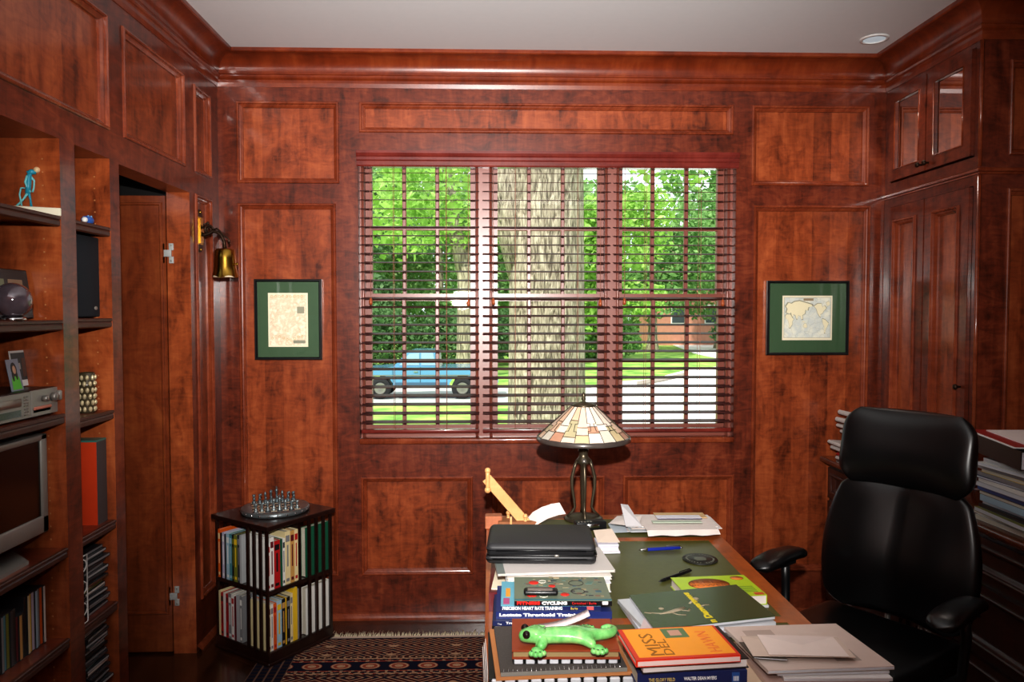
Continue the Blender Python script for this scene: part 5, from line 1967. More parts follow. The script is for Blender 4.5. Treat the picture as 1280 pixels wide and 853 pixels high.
# ------------------------------------------------------------------ lamp
p = at(729, 649, z=ZD)
lp = thing('table_lamp', 'bronze table lamp with leaded glass mosaic cone shade', 'lamp', (p.x, p.y, ZD), 0)
dep = p.y
zf = lambda y_: at(728, y_, y=dep).z - ZD
zrim, ztop, zfin = zf(546), zf(507), zf(492)
Rr = (at(786, 546, y=dep).x - at(671, 546, y=dep).x) / 2
mb = MB()
mb.lathe([(.078, 0), (.080, .004), (.074, .009), (.06, .012), (.022, .018), (.010, .022)], 32, 'bronze')
mb.build('base', lp)
hs = zf(575)
for k in range(4):
    a = R(0) + k * math.pi / 2
    mb = MB()
    pr = [(.026, hs - .0), (.036, hs - .03), (.046, hs - .07), (.046, hs - .11), (.038, hs - .16), (.034, .05), (.044, .032), (.066, .012)]
    mb.tube([(r * math.cos(a), r * math.sin(a), z) for r, z in pr], [.0055, .0065, .0075, .007, .006, .0055, .0055, .004], 8, 'bronze')
    mb.build('stem_rib', lp)
mb = MB()
mb.lathe([(.004, .02), (.007, .05), (.011, hs - .13), (.009, hs - .05), (.014, hs - .02), (.027, hs - .012), (.029, hs + .002), (.020, hs + .012), (.017, hs + .030), (.022, hs + .036), (.020, hs + .044), (.010, hs + .05), (.008, ztop - .005)], 20, 'bronze')
mb.ball((0, -.024, hs - .002), .011, 'steel', 12)
mb.build('stem', lp)
# shade: planar glass tiles with lead came, uneven mosaic in the lower half
sh = MB()
SG = [plain('shade_glass_%d' % i, c, .3, noise=.12, scale=25, coat=.4) for i, c in enumerate([(232, 206, 184), (238, 222, 206), (206, 190, 150), (226, 190, 160), (186, 176, 140), (240, 232, 220), (196, 150, 124), (214, 206, 190)])]
lead = plain('lead_came', (66, 60, 52), .4, .6, noise=.1)
ns = 20
r0, z0_, r1, z1_ = Rr * .25, ztop, Rr, zrim
rnd2 = random.Random(11)


def sp(f, a, off=0.0):
    r = r0 + (r1 - r0) * f
    z = z0_ + (z1_ - z0_) * f
    return Vector(((r + off * .5) * math.cos(a), (r + off * .5) * math.sin(a), z + off))


shade = MB()
came = MB()
for k in range(ns):
    a0, a1 = 2 * math.pi * k / ns, 2 * math.pi * (k + 1) / ns
    j = rnd2.uniform(-.12, .12)
    cuts = [0, rnd2.uniform(.30, .62), rnd2.uniform(.66, .84), 1.0]
    for c0_, c1_ in zip(cuts, cuts[1:]):
        st_ = 4
        mcol = rnd2.choice(SG[:2] + [SG[3]]) if c0_ == 0 else rnd2.choice(SG)
        for s_ in range(st_):
            f0, f1 = c0_ + (c1_ - c0_) * s_ / st_, c0_ + (c1_ - c0_) * (s_ + 1) / st_
            shade.add([sp(f0, a0), sp(f0, a1), sp(f1, a1), sp(f1, a0)], [(0, 1, 2, 3)], mcol)
        if c1_ < 1:
            came.tube([sp(c1_, a0, .001), sp(c1_, (a0 + a1) / 2, .001), sp(c1_, a1, .001)], .0013, 5, lead)
    mid = rnd2.uniform(.45, .6)
    came.tube([sp(0, a0, .001), sp(mid, a0, .001), sp(mid, a0 + .3 * (a1 - a0) * (1 if k % 2 else -1), .001), sp(mid + .2, a0 + .25 * (a1 - a0) * (1 if k % 2 else -1), .001), sp(mid + .2, a0, .001), sp(1, a0, .001)], .0013, 5, lead)
so = shade.build('lamp_shade', lp)
came.build('lead_lines', so)
mb = MB()
mb.lathe([(Rr - .006, zrim + .004), (Rr + .001, zrim + .002), (Rr + .004, zrim - .012), (Rr + .001, zrim - .016), (Rr - .005, zrim - .014), (Rr - .006, zrim + .004)], 40, plain('rim_glass', (74, 66, 62), .3, noise=.4, scale=30, coat=.5), caps=False)
mb.build('shade_rim', so)
mb = MB()
mb.lathe([(r0 + .003, ztop - .002), (r0 * .9, ztop + .006), (r0 * .5, ztop + .012), (.006, ztop + .016), (.006, ztop + .020), (.010, ztop + .026), (.006, ztop + .034), (.009, ztop + .040), (.005, ztop + .048), (.001, ztop + .054)], 20, 'bronze')
mb.build('finial', lp)

# ------------------------------------------------------------------ office chair
CH = Vector((1.27, -1.40, .009))
dirv = Vector((-.83, -.56, 0)).normalized()
rzc = math.atan2(dirv.y, dirv.x) - math.pi / 2        # local +y is the way the chair faces
ch = thing('office_chair', 'high-backed black leather office chair with headrest and padded arms', 'office chair', (CH.x, CH.y, CH.z), rzc)


def pad(parent, name, hw, z0, z1, T, yb, tilt, mat='leather', nu=28, nv=26, groove=0.0, bulge=0.0, top_sq=4.0):
    """cushion: half width hw(v), standing from z0 to z1 at local y=yb, thickness T, leaned back by tilt"""
    m = MB()
    vs, fs = [], []
    for side in (1, -1):
        for j in range(nv + 1):
            v = j / nv
            w = hw(v)
            for i in range(nu + 1):
                u = -1 + 2 * i / nu
                us = math.sin(u * math.pi / 2)           # crowd samples at the rim
                vv = .5 - .5 * math.cos(v * math.pi)
                w = hw(vv)
                e = max(0, 1 - abs(us) ** 4) * max(0, 1 - abs(2 * vv - 1) ** top_sq)
                t = T * e ** .42
                if side > 0:
                    t += bulge * math.exp(-((vv - .42) / .24) ** 2) * max(0, 1 - us * us)
                    t -= groove * (math.exp(-((us) / .10) ** 2)) * math.sin(math.pi * vv) ** .5
                    t += groove * .8 * math.cos(us * math.pi * 2) * -1 * e
                x = w * us
                z = z0 + (z1 - z0) * vv
                y = yb + side * t * (1.0 if side > 0 else .55) - (z - z0) * math.tan(tilt) + .05 * us * us * (1 if side > 0 else 1)
                vs.append((x, y, z))
    n1 = (nu + 1) * (nv + 1)
    for s_ in (0, 1):
        for j in range(nv):
            for i in range(nu):
                a = s_ * n1 + j * (nu + 1) + i
                q_ = (a, a + 1, a + nu + 2, a + nu + 1)
                fs.append(q_ if s_ else q_[::-1])
    m.add(vs, fs, mat, True)
    o = m.build(name, parent)
    bm = bmesh.new(); bm.from_mesh(o.data)
    bmesh.ops.remove_doubles(bm, verts=bm.verts, dist=.0008)
    bmesh.ops.recalc_face_normals(bm, faces=bm.faces)
    bm.to_mesh(o.data); bm.free()
    return o


def hwback(v):
    base = .238 + .052 * math.sin(min(1, v * 1.02 + .02) * math.pi) ** .8
    rim = (1 - max(0, (abs(2 * v - 1) - .80) / .20) ** 2 * .26)
    return (base - .02 * v) * rim


def hwhead(v):
    rim = math.sqrt(max(0.0, 1 - max(0, (abs(2 * v - 1) - .35) / .65) ** 2.6 * .42))
    return .245 * rim * (1 - .04 * v)


tl_ = R(9)
pad(ch, 'backrest', hwback, .50, .985, .055, -.235, tl_, groove=.010, bulge=.030)
pad(ch, 'headrest', hwhead, .955, 1.235, .055, -.235 - .455 * math.tan(tl_) + .012, tl_, groove=0, bulge=.016, top_sq=3.2)
mb = MB()
mb.tube([(-.05, -.30, .93), (-.05, -.325, 1.02)], .012, 8, 'steel')
mb.tube([(.05, -.30, .93), (.05, -.325, 1.02)], .012, 8, 'steel')
mb.build('headrest_bracket', ch)
mb = MB()
mb.rbox(-.26, -.22, .40, .26, .27, .50, .045, 'leather', seg=5)
mb.build('seat', ch)
for s_ in (-1, 1):
    mb = MB()
    X = Matrix.Translation((s_ * .315, .0, .0))
    # padded arm: rounded, wider at the front and dipping towards the tip
    n = 14
    vs, fs = [], []
    N_ = 16
    for j in range(n + 1):
        f = j / n
        e = max(0.0, 1 - abs(2 * f - 1) ** 5) ** .5
        y = -.14 + .30 * f
        w = (.036 + .016 * f) * (e * .85 + .15 if 0 < j < n else .02)
        h = .022 * (e * .85 + .15 if 0 < j < n else .02)
        zc_ = .682 - .030 * max(0, f - .5) ** 1.5 * 2 - .05 * max(0, .25 - f)
        for k in range(N_):
            a = 2 * math.pi * k / N_
            ca, sa = math.cos(a), math.sin(a)
            vs.append((w * abs(ca) ** .7 * (1 if ca > 0 else -1) * 1.05, y, zc_ + h * abs(sa) ** .8 * (1 if sa > 0 else -1)))
    for j in range(n):
        for k in range(N_):
            k2 = (k + 1) % N_
            fs.append((j * N_ + k, j * N_ + k2, (j + 1) * N_ + k2, (j + 1) * N_ + k))
    fs.append(tuple(range(N_))[::-1]); fs.append(tuple(n * N_ + k for k in range(N_)))
    mb.add(vs, fs, 'leather', True, X)
    mb.build('armrest', ch)
    mb = MB()
    mb.tube([(s_ * .315, -.02, .665), (s_ * .318, -.03, .58), (s_ * .31, -.02, .46), (s_ * .25, 0, .405), (s_ * .08, 0, .395)], [.018, .016, .016, .016, .014], 8, 'black')
    mb.rbox(s_ * .315 - .022, -.06, .645, s_ * .315 + .022, .07, .660, .004, 'black')
    mb.build('arm_support', ch)
for xx in (-.07, .05):
    mb = MB()
    mb.tube([(xx, -.20, .40), (xx, -.262, .44), (xx, -.275, .56)], .011, 8, 'steel')
    mb.build('back_bar', ch)
mb = MB()
mb.rbox(-.11, -.14, .355, .11, .12, .400, .01, 'black')
mb.lathe([(.028, .09), (.028, .25), (.018, .25), (.018, .36)], 18, 'steel')
mb.build('column', ch)
for k in range(5):
    a = R(18 + 72 * k)
    mb = MB()
    ex, ey = math.cos(a), math.sin(a)
    mb.tube([(.02 * ex, .02 * ey, .115), (.15 * ex, .15 * ey, .105), (.29 * ex, .29 * ey, .078)], [.026, .020, .014], 10, 'black')
    lg = mb.build('base_leg', ch)
    c = MB()
    for d_ in (-.014, .014):
        c.lathe([(.005, -.008), (.026, -.008), (.029, -.004), (.029, .004), (.026, .008), (.005, .008)], 16, 'black',
                Matrix.Translation((.29 * ex - d_ * ey, .29 * ey + d_ * ex, .031)) @ Matrix.Rotation(a, 4, 'Z') @ Matrix.Rotation(R(90), 4, 'X'))
    c.tube([(.29 * ex, .29 * ey, .03), (.29 * ex, .29 * ey, .08)], .007, 8, 'steel')
    c.build('caster', lg)

# ------------------------------------------------------------------ magazines on the counter
names_c = ['white', 'pale blue', 'grey', 'navy', 'white', 'teal', 'silver', 'white', 'navy', 'cream', 'white', 'olive', 'grey', 'white']
# left pile: thick folded magazines fanning upwards, spines to the left
zc = ZCT
fan = [(.016, 'white', 0), (.014, 'red', 0), (.020, 'white', 0), (.018, 'white', 4), (.018, 'white', 4), (.014, 'grey', 6), (.017, 'white', 9), (.017, 'white', 12), (.022, 'white', 16), (.022, 'white', 22)]
for k, (th, c, tl) in enumerate(fan):
    t = thing('magazine', '%s folded magazine, %s in the fanned stack behind the chair' % (c, RANK(k, len(fan))), 'magazine',
              (XC + .01 + rnd.uniform(-.03, .03) + (.05 if k > 4 else 0), -.30 + rnd.uniform(-.01, .01), zc + .0005), 0, 'fanned magazines on the counter', rot=(0, R(tl * .55), rnd.uniform(-.04, .04)))
    m = MB()
    prf = [(.20, 0), (.006, 0), (.0, th * .3), (.0, th * .7), (.006, th), (.20, th * .9)]
    vs = [(a, 0, b) for a, b in prf] + [(a, .21, b) for a, b in prf]
    n = len(prf)
    m.add(vs, [(i, (i + 1) % n, n + (i + 1) % n, n + i) for i in range(n)] + [tuple(range(n))[::-1], tuple(range(n, 2 * n))], cmat((206, 204, 200) if c == 'white' else COLN[c], .4))
    m.build('cover', t)
    m = MB()
    m.box(.02, -.0004, th * .2, .19, 0, th * .75, 'paper')
    m.build('pages', t)
    zc += th + (.009 if tl else .001) + (.0004 * tl)
# right pile
zc = ZCT + .0005
sp2 = [(.016, 'white'), (.012, 'white'), (.016, 'olive'), (.012, 'black'), (.014, 'navy'), (.022, 'pale blue'), (.012, 'brown'), (.018, 'blue'), (.016, 'silver'), (.014, 'white'), (.008, 'navy'),
       (.012, 'grey'), (.012, 'yellow'), (.016, 'grey'), (.012, 'white'), (.014, 'silver')]
for k, (th, c) in enumerate(sp2):
    t = thing('magazine', '%s magazine, %s in the tall stack right of the chair' % (c, RANK(k, len(sp2))), 'magazine',
              (XC + .035 + rnd.uniform(-.014, .014), -1.20 + rnd.uniform(-.03, .02), zc), rnd.uniform(-.05, .05), 'magazines stacked on the counter right of the chair')
    cm = cmat(COLN[c], .35)
    m = MB()
    m.box(0, -.28, 0, .21, 0, .0012, cm)
    m.box(0, -.28, th - .0014, .21, 0, th - .0003, cm)
    if k % 2: m.box(0, -.28, .0012, .001, 0, th - .0014, cm)
    m.build('cover', t)
    m = MB()
    m.box(.001, -.279, .0012, .209, -.001, th - .0014, 'paper2' if k % 3 else 'pages')
    m.build('pages', t)
    zc += th
t = thing('ring_binder', 'black binder lying tilted on top of the magazine stack right of the chair', 'binder', (XC + .05, -1.17, zc + .012), 0, rot=(R(2), R(0), R(-8)))
m = MB()
m.box(0, -.30, 0, .25, 0, .003, 'black'); m.box(0, -.30, .062, .25, 0, .065, 'black'); m.box(0, -.30, .003, .003, 0, .062, 'black')
m.build('cover', t)
m = MB(); m.box(.006, -.296, .003, .245, -.006, .060, 'paper2'); m.build('pages', t)
zc += .082
t = thing('document_folder', 'red edged white folder on top of the black binder', 'folder', (XC + .035, -1.15, zc + .003), 0, rot=(R(2), 0, R(-8)))
m = MB()
m.box(0, -.31, 0, .24, 0, .004, 'white')
m.box(0.004, -.31, .0045, .24, -.004, .0065, cmat((150, 30, 28), .4))
m.build('cover', t)
m = MB()
m.add([(.05, -.30, .012), (.24, -.30, .010), (.24, -.01, .010), (.05, -.03, .010), (.05, -.30, .0066), (.24, -.30, .0066), (.24, -.01, .0066), (.05, -.03, .0066)],
      [(0, 1, 2, 3), (0, 4, 5, 1), (0, 3, 7, 4)], 'paper')
m.build('sheet', t)

# ------------------------------------------------------------------ outside
ZG = -1.30
dY = lambda d: d - D


def ground_mat():
    m, nt, p = new_mat('lawn')
    tc = nt.nodes.new('ShaderNodeTexCoord')
    n = nt.nodes.new('ShaderNodeTexNoise'); n.inputs['Scale'].default_value = 1.2; n.inputs['Detail'].default_value = 8
    nt.links.new(tc.outputs['Object'], n.inputs[0])
    r = ramp(nt, [(.35, srgb(96, 140, 52)), (.65, srgb(168, 200, 96))])
    nt.links.new(n.outputs['Fac'], r.inputs[0]); nt.links.new(r.outputs[0], p.inputs['Base Color'])
    p.inputs['Roughness'].default_value = .95
    return m


m = MB()
m.box(-60, .24, ZG - .2, 80, 140, ZG, ground_mat())
m.build('lawn', kind='structure')
conc = plain('concrete', (226, 226, 220), .9, noise=.06, scale=2)
asph = plain('road_surface', (176, 178, 172), .9, noise=.08, scale=3)
m = MB()
# street where the pickup is parked, and the pale driveway opening out at the right
m.box(-60, dY(23.6), ZG, 80, dY(29.5), ZG + .02, asph)
m.build('road', kind='structure')
m = MB()
def gp2(px, py):
    q_ = at(px, py, z=ZG + .03)
    return (q_.x, q_.y)
poly = [gp2(742, 484), gp2(760, 478), gp2(815, 474), gp2(860, 462), gp2(900, 458), gp2(1000, 458), gp2(1100, 540), gp2(690, 560), gp2(700, 500)]
m.prism(poly, ZG + .0, ZG + .03, conc)
m.build('driveway', kind='structure')
m = MB()
poly = [gp2(780, 404), gp2(800, 404), gp2(870, 420), gp2(1000, 432), gp2(1000, 470), gp2(868, 442), gp2(812, 420)]
m.prism(poly, ZG, ZG + .035, conc)
m.build('footpath', kind='structure')
m = MB()
poly = [gp2(796, 479), gp2(826, 474), gp2(856, 468), gp2(856, 471), gp2(826, 478), gp2(796, 483)]
m.prism(poly, ZG, ZG + .10, cmat((150, 140, 128), .9))
m.build('kerb', kind='structure')


def bark_mat(name, a, b, c, s=1.0):
    m, nt, p = new_mat(name)
    tc = nt.nodes.new('ShaderNodeTexCoord')
    mp = nt.nodes.new('ShaderNodeMapping'); mp.inputs['Scale'].default_value = (14 * s, 14 * s, 2.6 * s)
    nt.links.new(tc.outputs['Object'], mp.inputs[0])
    n = nt.nodes.new('ShaderNodeTexNoise'); n.inputs['Scale'].default_value = 1; n.inputs['Detail'].default_value = 7; n.inputs['Distortion'].default_value = 1.2
    nt.links.new(mp.outputs[0], n.inputs[0])
    r = ramp(nt, [(.36, srgb(a)), (.48, srgb(b)), (.62, srgb(c))])
    nt.links.new(n.outputs['Fac'], r.inputs[0]); nt.links.new(r.outputs[0], p.inputs['Base Color'])
    bp = nt.nodes.new('ShaderNodeBump'); bp.inputs['Strength'].default_value = 1; bp.inputs['Distance'].default_value = .05
    nt.links.new(n.outputs['Fac'], bp.inputs['Height']); nt.links.new(bp.outputs[0], p.inputs['Normal'])
    p.inputs['Roughness'].default_value = .95
    return m


M['bark'] = bark_mat('bark', (98, 88, 74), (158, 146, 126), (200, 188, 166), 1.7)
M['bark2'] = bark_mat('bark_far', (100, 94, 78), (144, 136, 112), (180, 172, 146), .7)


def leaf_mat(name, a, b, c):
    m = bpy.data.materials.new(name); m.use_nodes = True
    nt = m.node_tree; p = nt.nodes['Principled BSDF']
    g = nt.nodes.new('ShaderNodeTexCoord')
    n = nt.nodes.new('ShaderNodeTexNoise'); n.inputs['Scale'].default_value = .9; n.inputs['Detail'].default_value = 6; n.inputs['Roughness'].default_value = .75
    nt.links.new(g.outputs['Object'], n.inputs[0])
    r = ramp(nt, [(.34, srgb(a)), (.5, srgb(b)), (.66, srgb(c))])
    nt.links.new(n.outputs['Fac'], r.inputs[0])
    nt.links.new(r.outputs[0], p.inputs['Base Color'])
    p.inputs['Roughness'].default_value = .7
    tr = nt.nodes.new('ShaderNodeBsdfTranslucent')
    nt.links.new(r.outputs[0], tr.inputs[0])
    mx = nt.nodes.new('ShaderNodeMixShader'); mx.inputs[0].default_value = .45
    out = nt.nodes['Material Output']
    nt.links.new(p.outputs[0], mx.inputs[1]); nt.links.new(tr.outputs[0], mx.inputs[2]); nt.links.new(mx.outputs[0], out.inputs[0])
    return m


LM = [leaf_mat('leaf_bright', (112, 160, 62), (164, 204, 100), (214, 236, 156)), leaf_mat('leaf_mid', (92, 138, 72), (134, 176, 104), (184, 212, 148)),
      leaf_mat('leaf_dark', (72, 108, 64), (106, 144, 92), (146, 176, 124))]


def trunk(mb, x, y, z0, z1, r0, r1, mat, lean=(0, 0), wob=.06, n=28, rings=26):
    vs, fs = [], []
    rr = random.Random(int(x * 100 + y))
    ph = [rr.uniform(0, 6.28) for _ in range(5)]
    for j in range(rings + 1):
        f = j / rings
        z = z0 + (z1 - z0) * f
        r = r0 + (r1 - r0) * f + r0 * .5 * math.exp(-f * 14)
        for k in range(n):
            a = 2 * math.pi * k / n
            rw = r * (1 + wob * math.sin(3 * a + ph[0] + f) + wob * .6 * math.sin(5 * a + ph[1] - 2 * f) + wob * .3 * math.sin(9 * a + ph[2]))
            vs.append((x + lean[0] * f + rw * math.cos(a), y + lean[1] * f + rw * math.sin(a), z))
    for j in range(rings):
        for k in range(n):
            k2 = (k + 1) % n
            fs.append((j * n + k, j * n + k2, (j + 1) * n + k2, (j + 1) * n + k))
    mb.add(vs, fs, mat, True)


def foliage(blobs, nleaf, size, mat, seed):
    """leaf blades scattered through ellipsoid clumps (cx, cy, cz, rx, ry, rz)"""
    rr = random.Random(seed)
    m = MB()
    vs, fs = [], []
    wt = [b[3] * b[5] for b in blobs]
    for _ in range(nleaf):
        b = rr.choices(blobs, wt)[0]
        while True:
            u = Vector((rr.uniform(-1, 1), rr.uniform(-1, 1), rr.uniform(-1, 1)))
            if u.length <= 1: break
        u = u * (u.length ** -.35)
        p = Vector((b[0] + u.x * b[3], b[1] + u.y * b[4], b[2] + u.z * b[5]))
        s = size * rr.uniform(.6, 1.3)
        d1 = Vector((rr.gauss(0, 1), rr.gauss(0, 1), rr.gauss(0, .7))).normalized()
        d2 = d1.orthogonal().normalized()
        d2 = (Matrix.Rotation(rr.uniform(0, 6.28), 3, d1) @ d2)
        i = len(vs)
        vs += [tuple(p), tuple(p + d1 * s * .5 + d2 * s * .32), tuple(p + d1 * s), tuple(p + d1 * s * .5 - d2 * s * .32)]
        fs.append((i, i + 1, i + 2, i + 3))
    m.add(vs, fs, mat)
    return m


# the big trunk right outside
tb = thing('large_tree', 'huge pale rough-barked tree trunk just outside the middle window', 'tree')
tx0, tx1 = at(636, 300, y=dY(10)).x, at(730, 300, y=dY(10)).x
m = MB()
trunk(m, (tx0 + tx1) / 2, dY(10), ZG - .1, 6.0, (tx1 - tx0) / 2 * 1.02, (tx1 - tx0) / 2 * .93, 'bark', wob=.035)
xq = (tx0 + tx1) / 2
m.tube([(xq - .1, dY(10), 2.0), (xq - .32, dY(10), 2.7), (xq - .62, dY(10), 3.5), (xq - 1.1, dY(10), 4.8)], [.38, .34, .27, .2], 16, 'bark')
m.build('trunk', tb)
foliage([(-1.5, dY(11.5), 3.95, 2.6, 1.2, .9), (3.2, dY(11.5), 4.5, 1.6, 1.0, 1.0), (.6, dY(11), 6.5, 3.5, 2.5, 1.4), (-1.35, dY(11.5), 3.1, .75, .6, .7)], 3800, .17, LM[0], 3).build('leaves', tb)
t2 = thing('slender_tree', 'slender tree with a forked trunk seen through the left blind', 'tree')
xx = at(575, 400, y=dY(26)).x
m = MB()
trunk(m, xx, dY(33), ZG - .1, 3.6, .46, .40, 'bark2', wob=.05)
m.tube([(xx, dY(33), 3.2), (xx - .5, dY(33), 5.2), (xx - .9, dY(33), 8.5)], [.40, .30, .2], 12, 'bark2')
m.tube([(xx, dY(33), 3.2), (xx + .5, dY(33), 5.0), (xx + 1.3, dY(33), 8.5)], [.34, .26, .18], 12, 'bark2')
m.build('trunk', t2)
foliage([(xx, dY(33), 7.6, 3.5, 2, 3.4), (xx - 2.4, dY(33), 6.2, 1.8, 1.6, 2.2)], 5200, .26, LM[0], 5).build('leaves', t2)
# background trees and shrubs
bg = [(-9, 48, 9.5, 5, 2, 'broad green tree at the far left beyond the street'), (-3.4, 52, 10.5, 4.8, 1, 'bushy green tree left of centre beyond the street'),
      (2.5, 50, 10, 4.5, 1, 'green tree behind the big trunk'), (7.2, 46, 10.5, 4.2, 0, 'bright green tree seen at the left of the right window'),
      (12.2, 56, 12, 5.0, 1, 'tall green tree in the middle of the right window'), (18.5, 60, 12.5, 5.5, 1, 'tall green tree at the right edge of the window')]
for k, (x, d, h, r, li, lb) in enumerate(bg):
    t = thing('leafy_tree', lb, 'tree', group='trees beyond the street')
    m = MB()
    trunk(m, x, dY(d), ZG - .1, h * .6, .35, .2, 'bark2', n=12, rings=8)
    m.build('trunk', t)
    rr = random.Random(k + 20)
    bl_ = [(x + rr.uniform(-.7, .7) * r, dY(d) + rr.uniform(-1, 1), ZG + h * rr.uniform(.28, .95), r * rr.uniform(.4, .65), 1.6, h * rr.uniform(.10, .2)) for _ in range(11)]
    foliage(bl_, 6500, .42, LM[li], k + 40).build('leaves', t)
hd = [(-12, 41, 3.2, 3.2, 'dark shrub at the left end of the hedge beyond the pickup'), (-6.8, 40, 3.0, 3.2, 'dark shrub behind the blue pickup cab'), (-1.8, 41, 2.9, 3.0, 'dark shrub behind the slender tree'),
      (2.6, 42, 3.4, 2.8, 'green shrub behind the big trunk'), (7.0, 47, 2.2, 2.6, 'green shrub left of the far driveway'), (20.5, 58, 2.6, 3.4, 'dark shrub at the far right of the lawn')]
for k, (x, d, h, r, lb) in enumerate(hd):
    t = thing('shrub', lb, 'shrub', group='shrubs beyond the street')
    mi_ = LM[2] if k != 4 else LM[1]
    foliage([(x, dY(d), ZG + h * .5, r, 1.2, h * .55), (x + .6, dY(d) + .3, ZG + h * .7, r * .7, 1.0, h * .45)], 5200, .26, mi_, k + 70).build('foliage', t)
    m = MB()
    for q_ in range(3):
        m.tube([(x - r * .4 + q_ * r * .4, dY(d), ZG), (x - r * .4 + q_ * r * .4 + .1, dY(d), ZG + h * .6)], .05, 6, 'bark2')
    m.build('stems', t)
# wooded backdrop far away
t = thing('woodland', 'dense far woodland closing off the view beyond the gardens', 'trees')
rr = random.Random(99)
bl_ = [(rr.uniform(-26, 36), dY(rr.uniform(72, 84)), ZG + rr.uniform(2, 18), rr.uniform(3.5, 6), 3, rr.uniform(2.5, 4.5)) for _ in range(70)]
foliage(bl_, 26000, .9, LM[1], 200).build('leaves', t)
m = MB()
for k in range(14):
    trunk(m, -24 + k * 4.4, dY(80), ZG, 12, .4, .3, 'bark2', n=8, rings=4)
wt_ = m.build('trunks', t)
wt_['kind'] = 'stuff'
# brick house glimpsed at the right
hs_ = thing('brick_house', 'pinkish brick house glimpsed between the trees on the right', 'house')
hx0, hx1 = at(822, 350, y=dY(66)).x, at(912, 350, y=dY(66)).x
hz0, hz1 = ZG, at(860, 318, y=dY(66)).z
m = MB()
brick = plain('brick_wall', (196, 140, 118), .9, noise=.15, scale=4)
m.box(hx0, dY(66), hz0, hx1 + 6, dY(74), hz1, brick)
m.build('walls', hs_)
m = MB()
m.add([(hx0 - .5, dY(65.5), hz1), (hx1 + 6.5, dY(65.5), hz1), (hx1 + 6.5, dY(74.5), hz1), (hx0 - .5, dY(74.5), hz1), (hx0 - .5, dY(70), hz1 + 2.6), (hx1 + 6.5, dY(70), hz1 + 2.6)],
      [(0, 1, 5, 4), (2, 3, 4, 5), (0, 4, 3), (1, 2, 5)], cmat((120, 100, 90), .9))
m.build('roof', hs_)
for k in range(3):
    f = MB()
    wx = hx0 + 1.2 + k * 3.0
    f.box(wx, dY(66) - .06, hz0 + 1.9, wx + 1.3, dY(66), hz0 + 3.6, 'white')
    fo = f.build('window', hs_)
    g = MB()
    g.box(wx + .1, dY(66) - .08, hz0 + 2.0, wx + 1.2, dY(66) - .06, hz0 + 3.5, cmat((70, 80, 84), .2))
    g.build('pane', fo)

# blue pickup, side on, nose to the left
pk = thing('pickup_truck', 'light blue pickup truck parked on the street, nose to the left', 'truck', (at(475, 500, y=dY(25)).x, dY(25), ZG + .02))
WB = at(578, 500, y=dY(25)).x - at(475, 500, y=dY(25)).x
blu = plain('truck_paint', (96, 150, 186), .2, noise=.03, coat=.8)
dkb = plain('truck_lower', (70, 98, 124), .3, noise=.03)


def extr(mb, pts, y0, y1, mat, smooth=False):
    n = len(pts)
    vs = [(a, y0, b) for a, b in pts] + [(a, y1, b) for a, b in pts]
    mb.add(vs, [tuple(range(n)), tuple(range(n, 2 * n))[::-1]] + [(i, n + i, n + (i + 1) % n, (i + 1) % n) for i in range(n)], mat)


def arch(cx, r, n=9):
    return [(cx - r * math.cos(math.pi * k / (n - 1)), .36 + r * .98 * math.sin(math.pi * k / (n - 1))) for k in range(n)]


m = MB()
up = [(-.95, .50), (-.98, .80), (-.90, .98), (.25, 1.06), (.45, 1.08), (1.95, 1.10), (1.98, 1.06), (WB + 1.15, 1.06), (WB + 1.20, .55), (WB + .52, .42)]
lo = arch(WB, .46)[::-1] + [(WB - .5, .38), (.5, .38)] + arch(0, .46)[::-1]
extr(m, up + lo, -.0, 1.75, blu)
m.build('body', pk)
m = MB()
extr(m, [(.42, 1.07), (.92, 1.58), (1.02, 1.62), (1.78, 1.62), (1.90, 1.56), (1.96, 1.08)], .10, 1.65, blu)
cabo = m.build('cab', pk)
m = MB()
extr(m, [(.62, 1.12), (.97, 1.52), (1.30, 1.54), (1.30, 1.12)], .085, .10, cmat((150, 176, 190), .1))
extr(m, [(1.36, 1.12), (1.36, 1.54), (1.76, 1.54), (1.84, 1.12)], .085, .10, cmat((150, 176, 190), .1))
m.build('side_window', cabo)
m = MB()
extr(m, [(-.93, .42), (-.93, .56), (-.46, .56), (-.46, .42)], -.01, 1.76, 'steel')
m.build('bumper', pk)
m = MB()
m.box(.5, -.012, .40, WB - .5, 0, .56, dkb)
m.box(-.9, -.012, .78, WB + 1.15, 0, .81, 'steel')
m.box(1.33, -.010, .45, 1.345, -.002, 1.08, cmat((40, 60, 80), .4))
m.box(.42, -.010, .45, .432, -.002, 1.04, cmat((40, 60, 80), .4))
m.box(1.12, -.03, .90, 1.26, -.01, .93, 'chrome')
m.build('side_trim', pk)
for cx_ in (0, WB):
    for yy in (.0, 1.52):
        m = MB()
        X = Matrix.Translation((cx_, yy + .21, .36)) @ Matrix.Rotation(R(90), 4, 'X')
        m.lathe([(.22, 0), (.33, .0), (.36, .03), (.36, .19), (.33, .22), (.22, .22)], 32, cmat((30, 30, 32), .8), X, caps=False)
        w_ = m.build('wheel', pk)
        m = MB()
        m.lathe([(.22, .0), (.22, .19), (.16, .20), (.10, .17), (.05, .21), (.001, .215)], 24, 'steel', X)
        m.build('hub_cap', w_)

# ------------------------------------------------------------------ light
def area(name, loc, rot, sx_, sy_, e, c=(1, 1, 1)):
    l = bpy.data.lights.new(name, 'AREA')
    l.shape = 'RECTANGLE'
    l.size, l.size_y = sx_, sy_
    l.energy = e
    l.color = c
    o = bpy.data.objects.new(name, l)
    o.location = loc
    o.rotation_euler = rot
    col.objects.link(o)
    return o


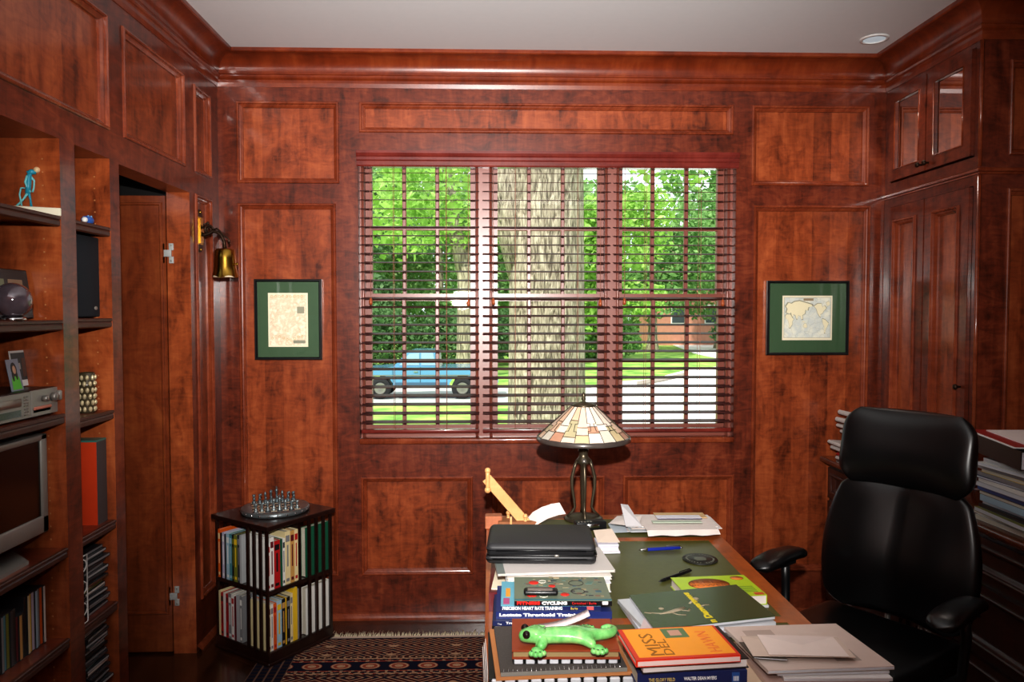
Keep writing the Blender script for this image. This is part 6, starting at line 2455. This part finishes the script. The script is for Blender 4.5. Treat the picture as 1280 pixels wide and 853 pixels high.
# camera flash, just over the lens
fl = bpy.data.lights.new('camera_flash', 'SPOT')
fl.energy = 720
fl.spot_size = R(79)
fl.spot_blend = 1.0
fl.shadow_soft_size = .022
fl.color = (1, .97, .93)
fo = bpy.data.objects.new('camera_flash', fl)
fo.location = (0.0, -D - .02, H + .25)
fo.rotation_euler = (R(90) - PIT + R(2.5), 0, -YAW)
col.objects.link(fo)
# the ceiling can
cl_ = bpy.data.lights.new('can_bulb', 'SPOT')
cl_.energy = 8
cl_.spot_size = R(100)
cl_.spot_blend = .6
cl_.shadow_soft_size = .04
cl_.color = (1, .9, .8)
co_ = bpy.data.objects.new('can_bulb', cl_)
co_.location = (LX, LY, ZC - .03)
col.objects.link(co_)
# added unseen fill lamps behind the camera, standing in for room light
area('room_fill', (.5, -4.3, ZC - .06), (0, 0, 0), 1.6, .5, 10, (1, .93, .85))
area('upward_fill', (-.5, -3.9, 1.95), (R(180), 0, 0), 1.4, .8, 38, (1, 1, 1))  # added uplight to brighten the ceiling
up = bpy.data.lights.new('ceiling_fill', 'SPOT')  # added spot aimed up to lift the ceiling, not a seen source
up.energy = 230
up.spot_size = R(72)
up.spot_blend = 1.0
up.shadow_soft_size = .12
upo = bpy.data.objects.new('ceiling_fill', up)
upo.location = (-.3, -D - .25, 1.75)
upo.rotation_euler = (Vector((-.15, -2.0, ZC)) - Vector(upo.location)).to_track_quat('-Z', 'Y').to_euler()
col.objects.link(upo)

sun = bpy.data.lights.new('sun', 'SUN')
sun.energy = 5
sun.angle = R(1.5)
sun.color = (1, .96, .88)
so_ = bpy.data.objects.new('sun', sun)
so_.rotation_euler = (R(-38), R(-22), R(20))
so_.rotation_euler = Vector((.35, .62, -1.0)).to_track_quat('-Z', 'Y').to_euler()
col.objects.link(so_)

w = bpy.data.worlds.new('world')
sc.world = w
w.use_nodes = True
bgd = w.node_tree.nodes['Background']
bgd.inputs[0].default_value = (.86, .94, 1.0, 1)
bgd.inputs[1].default_value = 1.7

sc.view_settings.view_transform = 'Standard'
sc.view_settings.look = 'None'
sc.view_settings.exposure = .08
sc.view_settings.gamma = .88
sc.cycles.use_denoising = True
sc.cycles.max_bounces = 8
sc.cycles.transparent_max_bounces = 16
sc.cycles.sample_clamp_indirect = 4
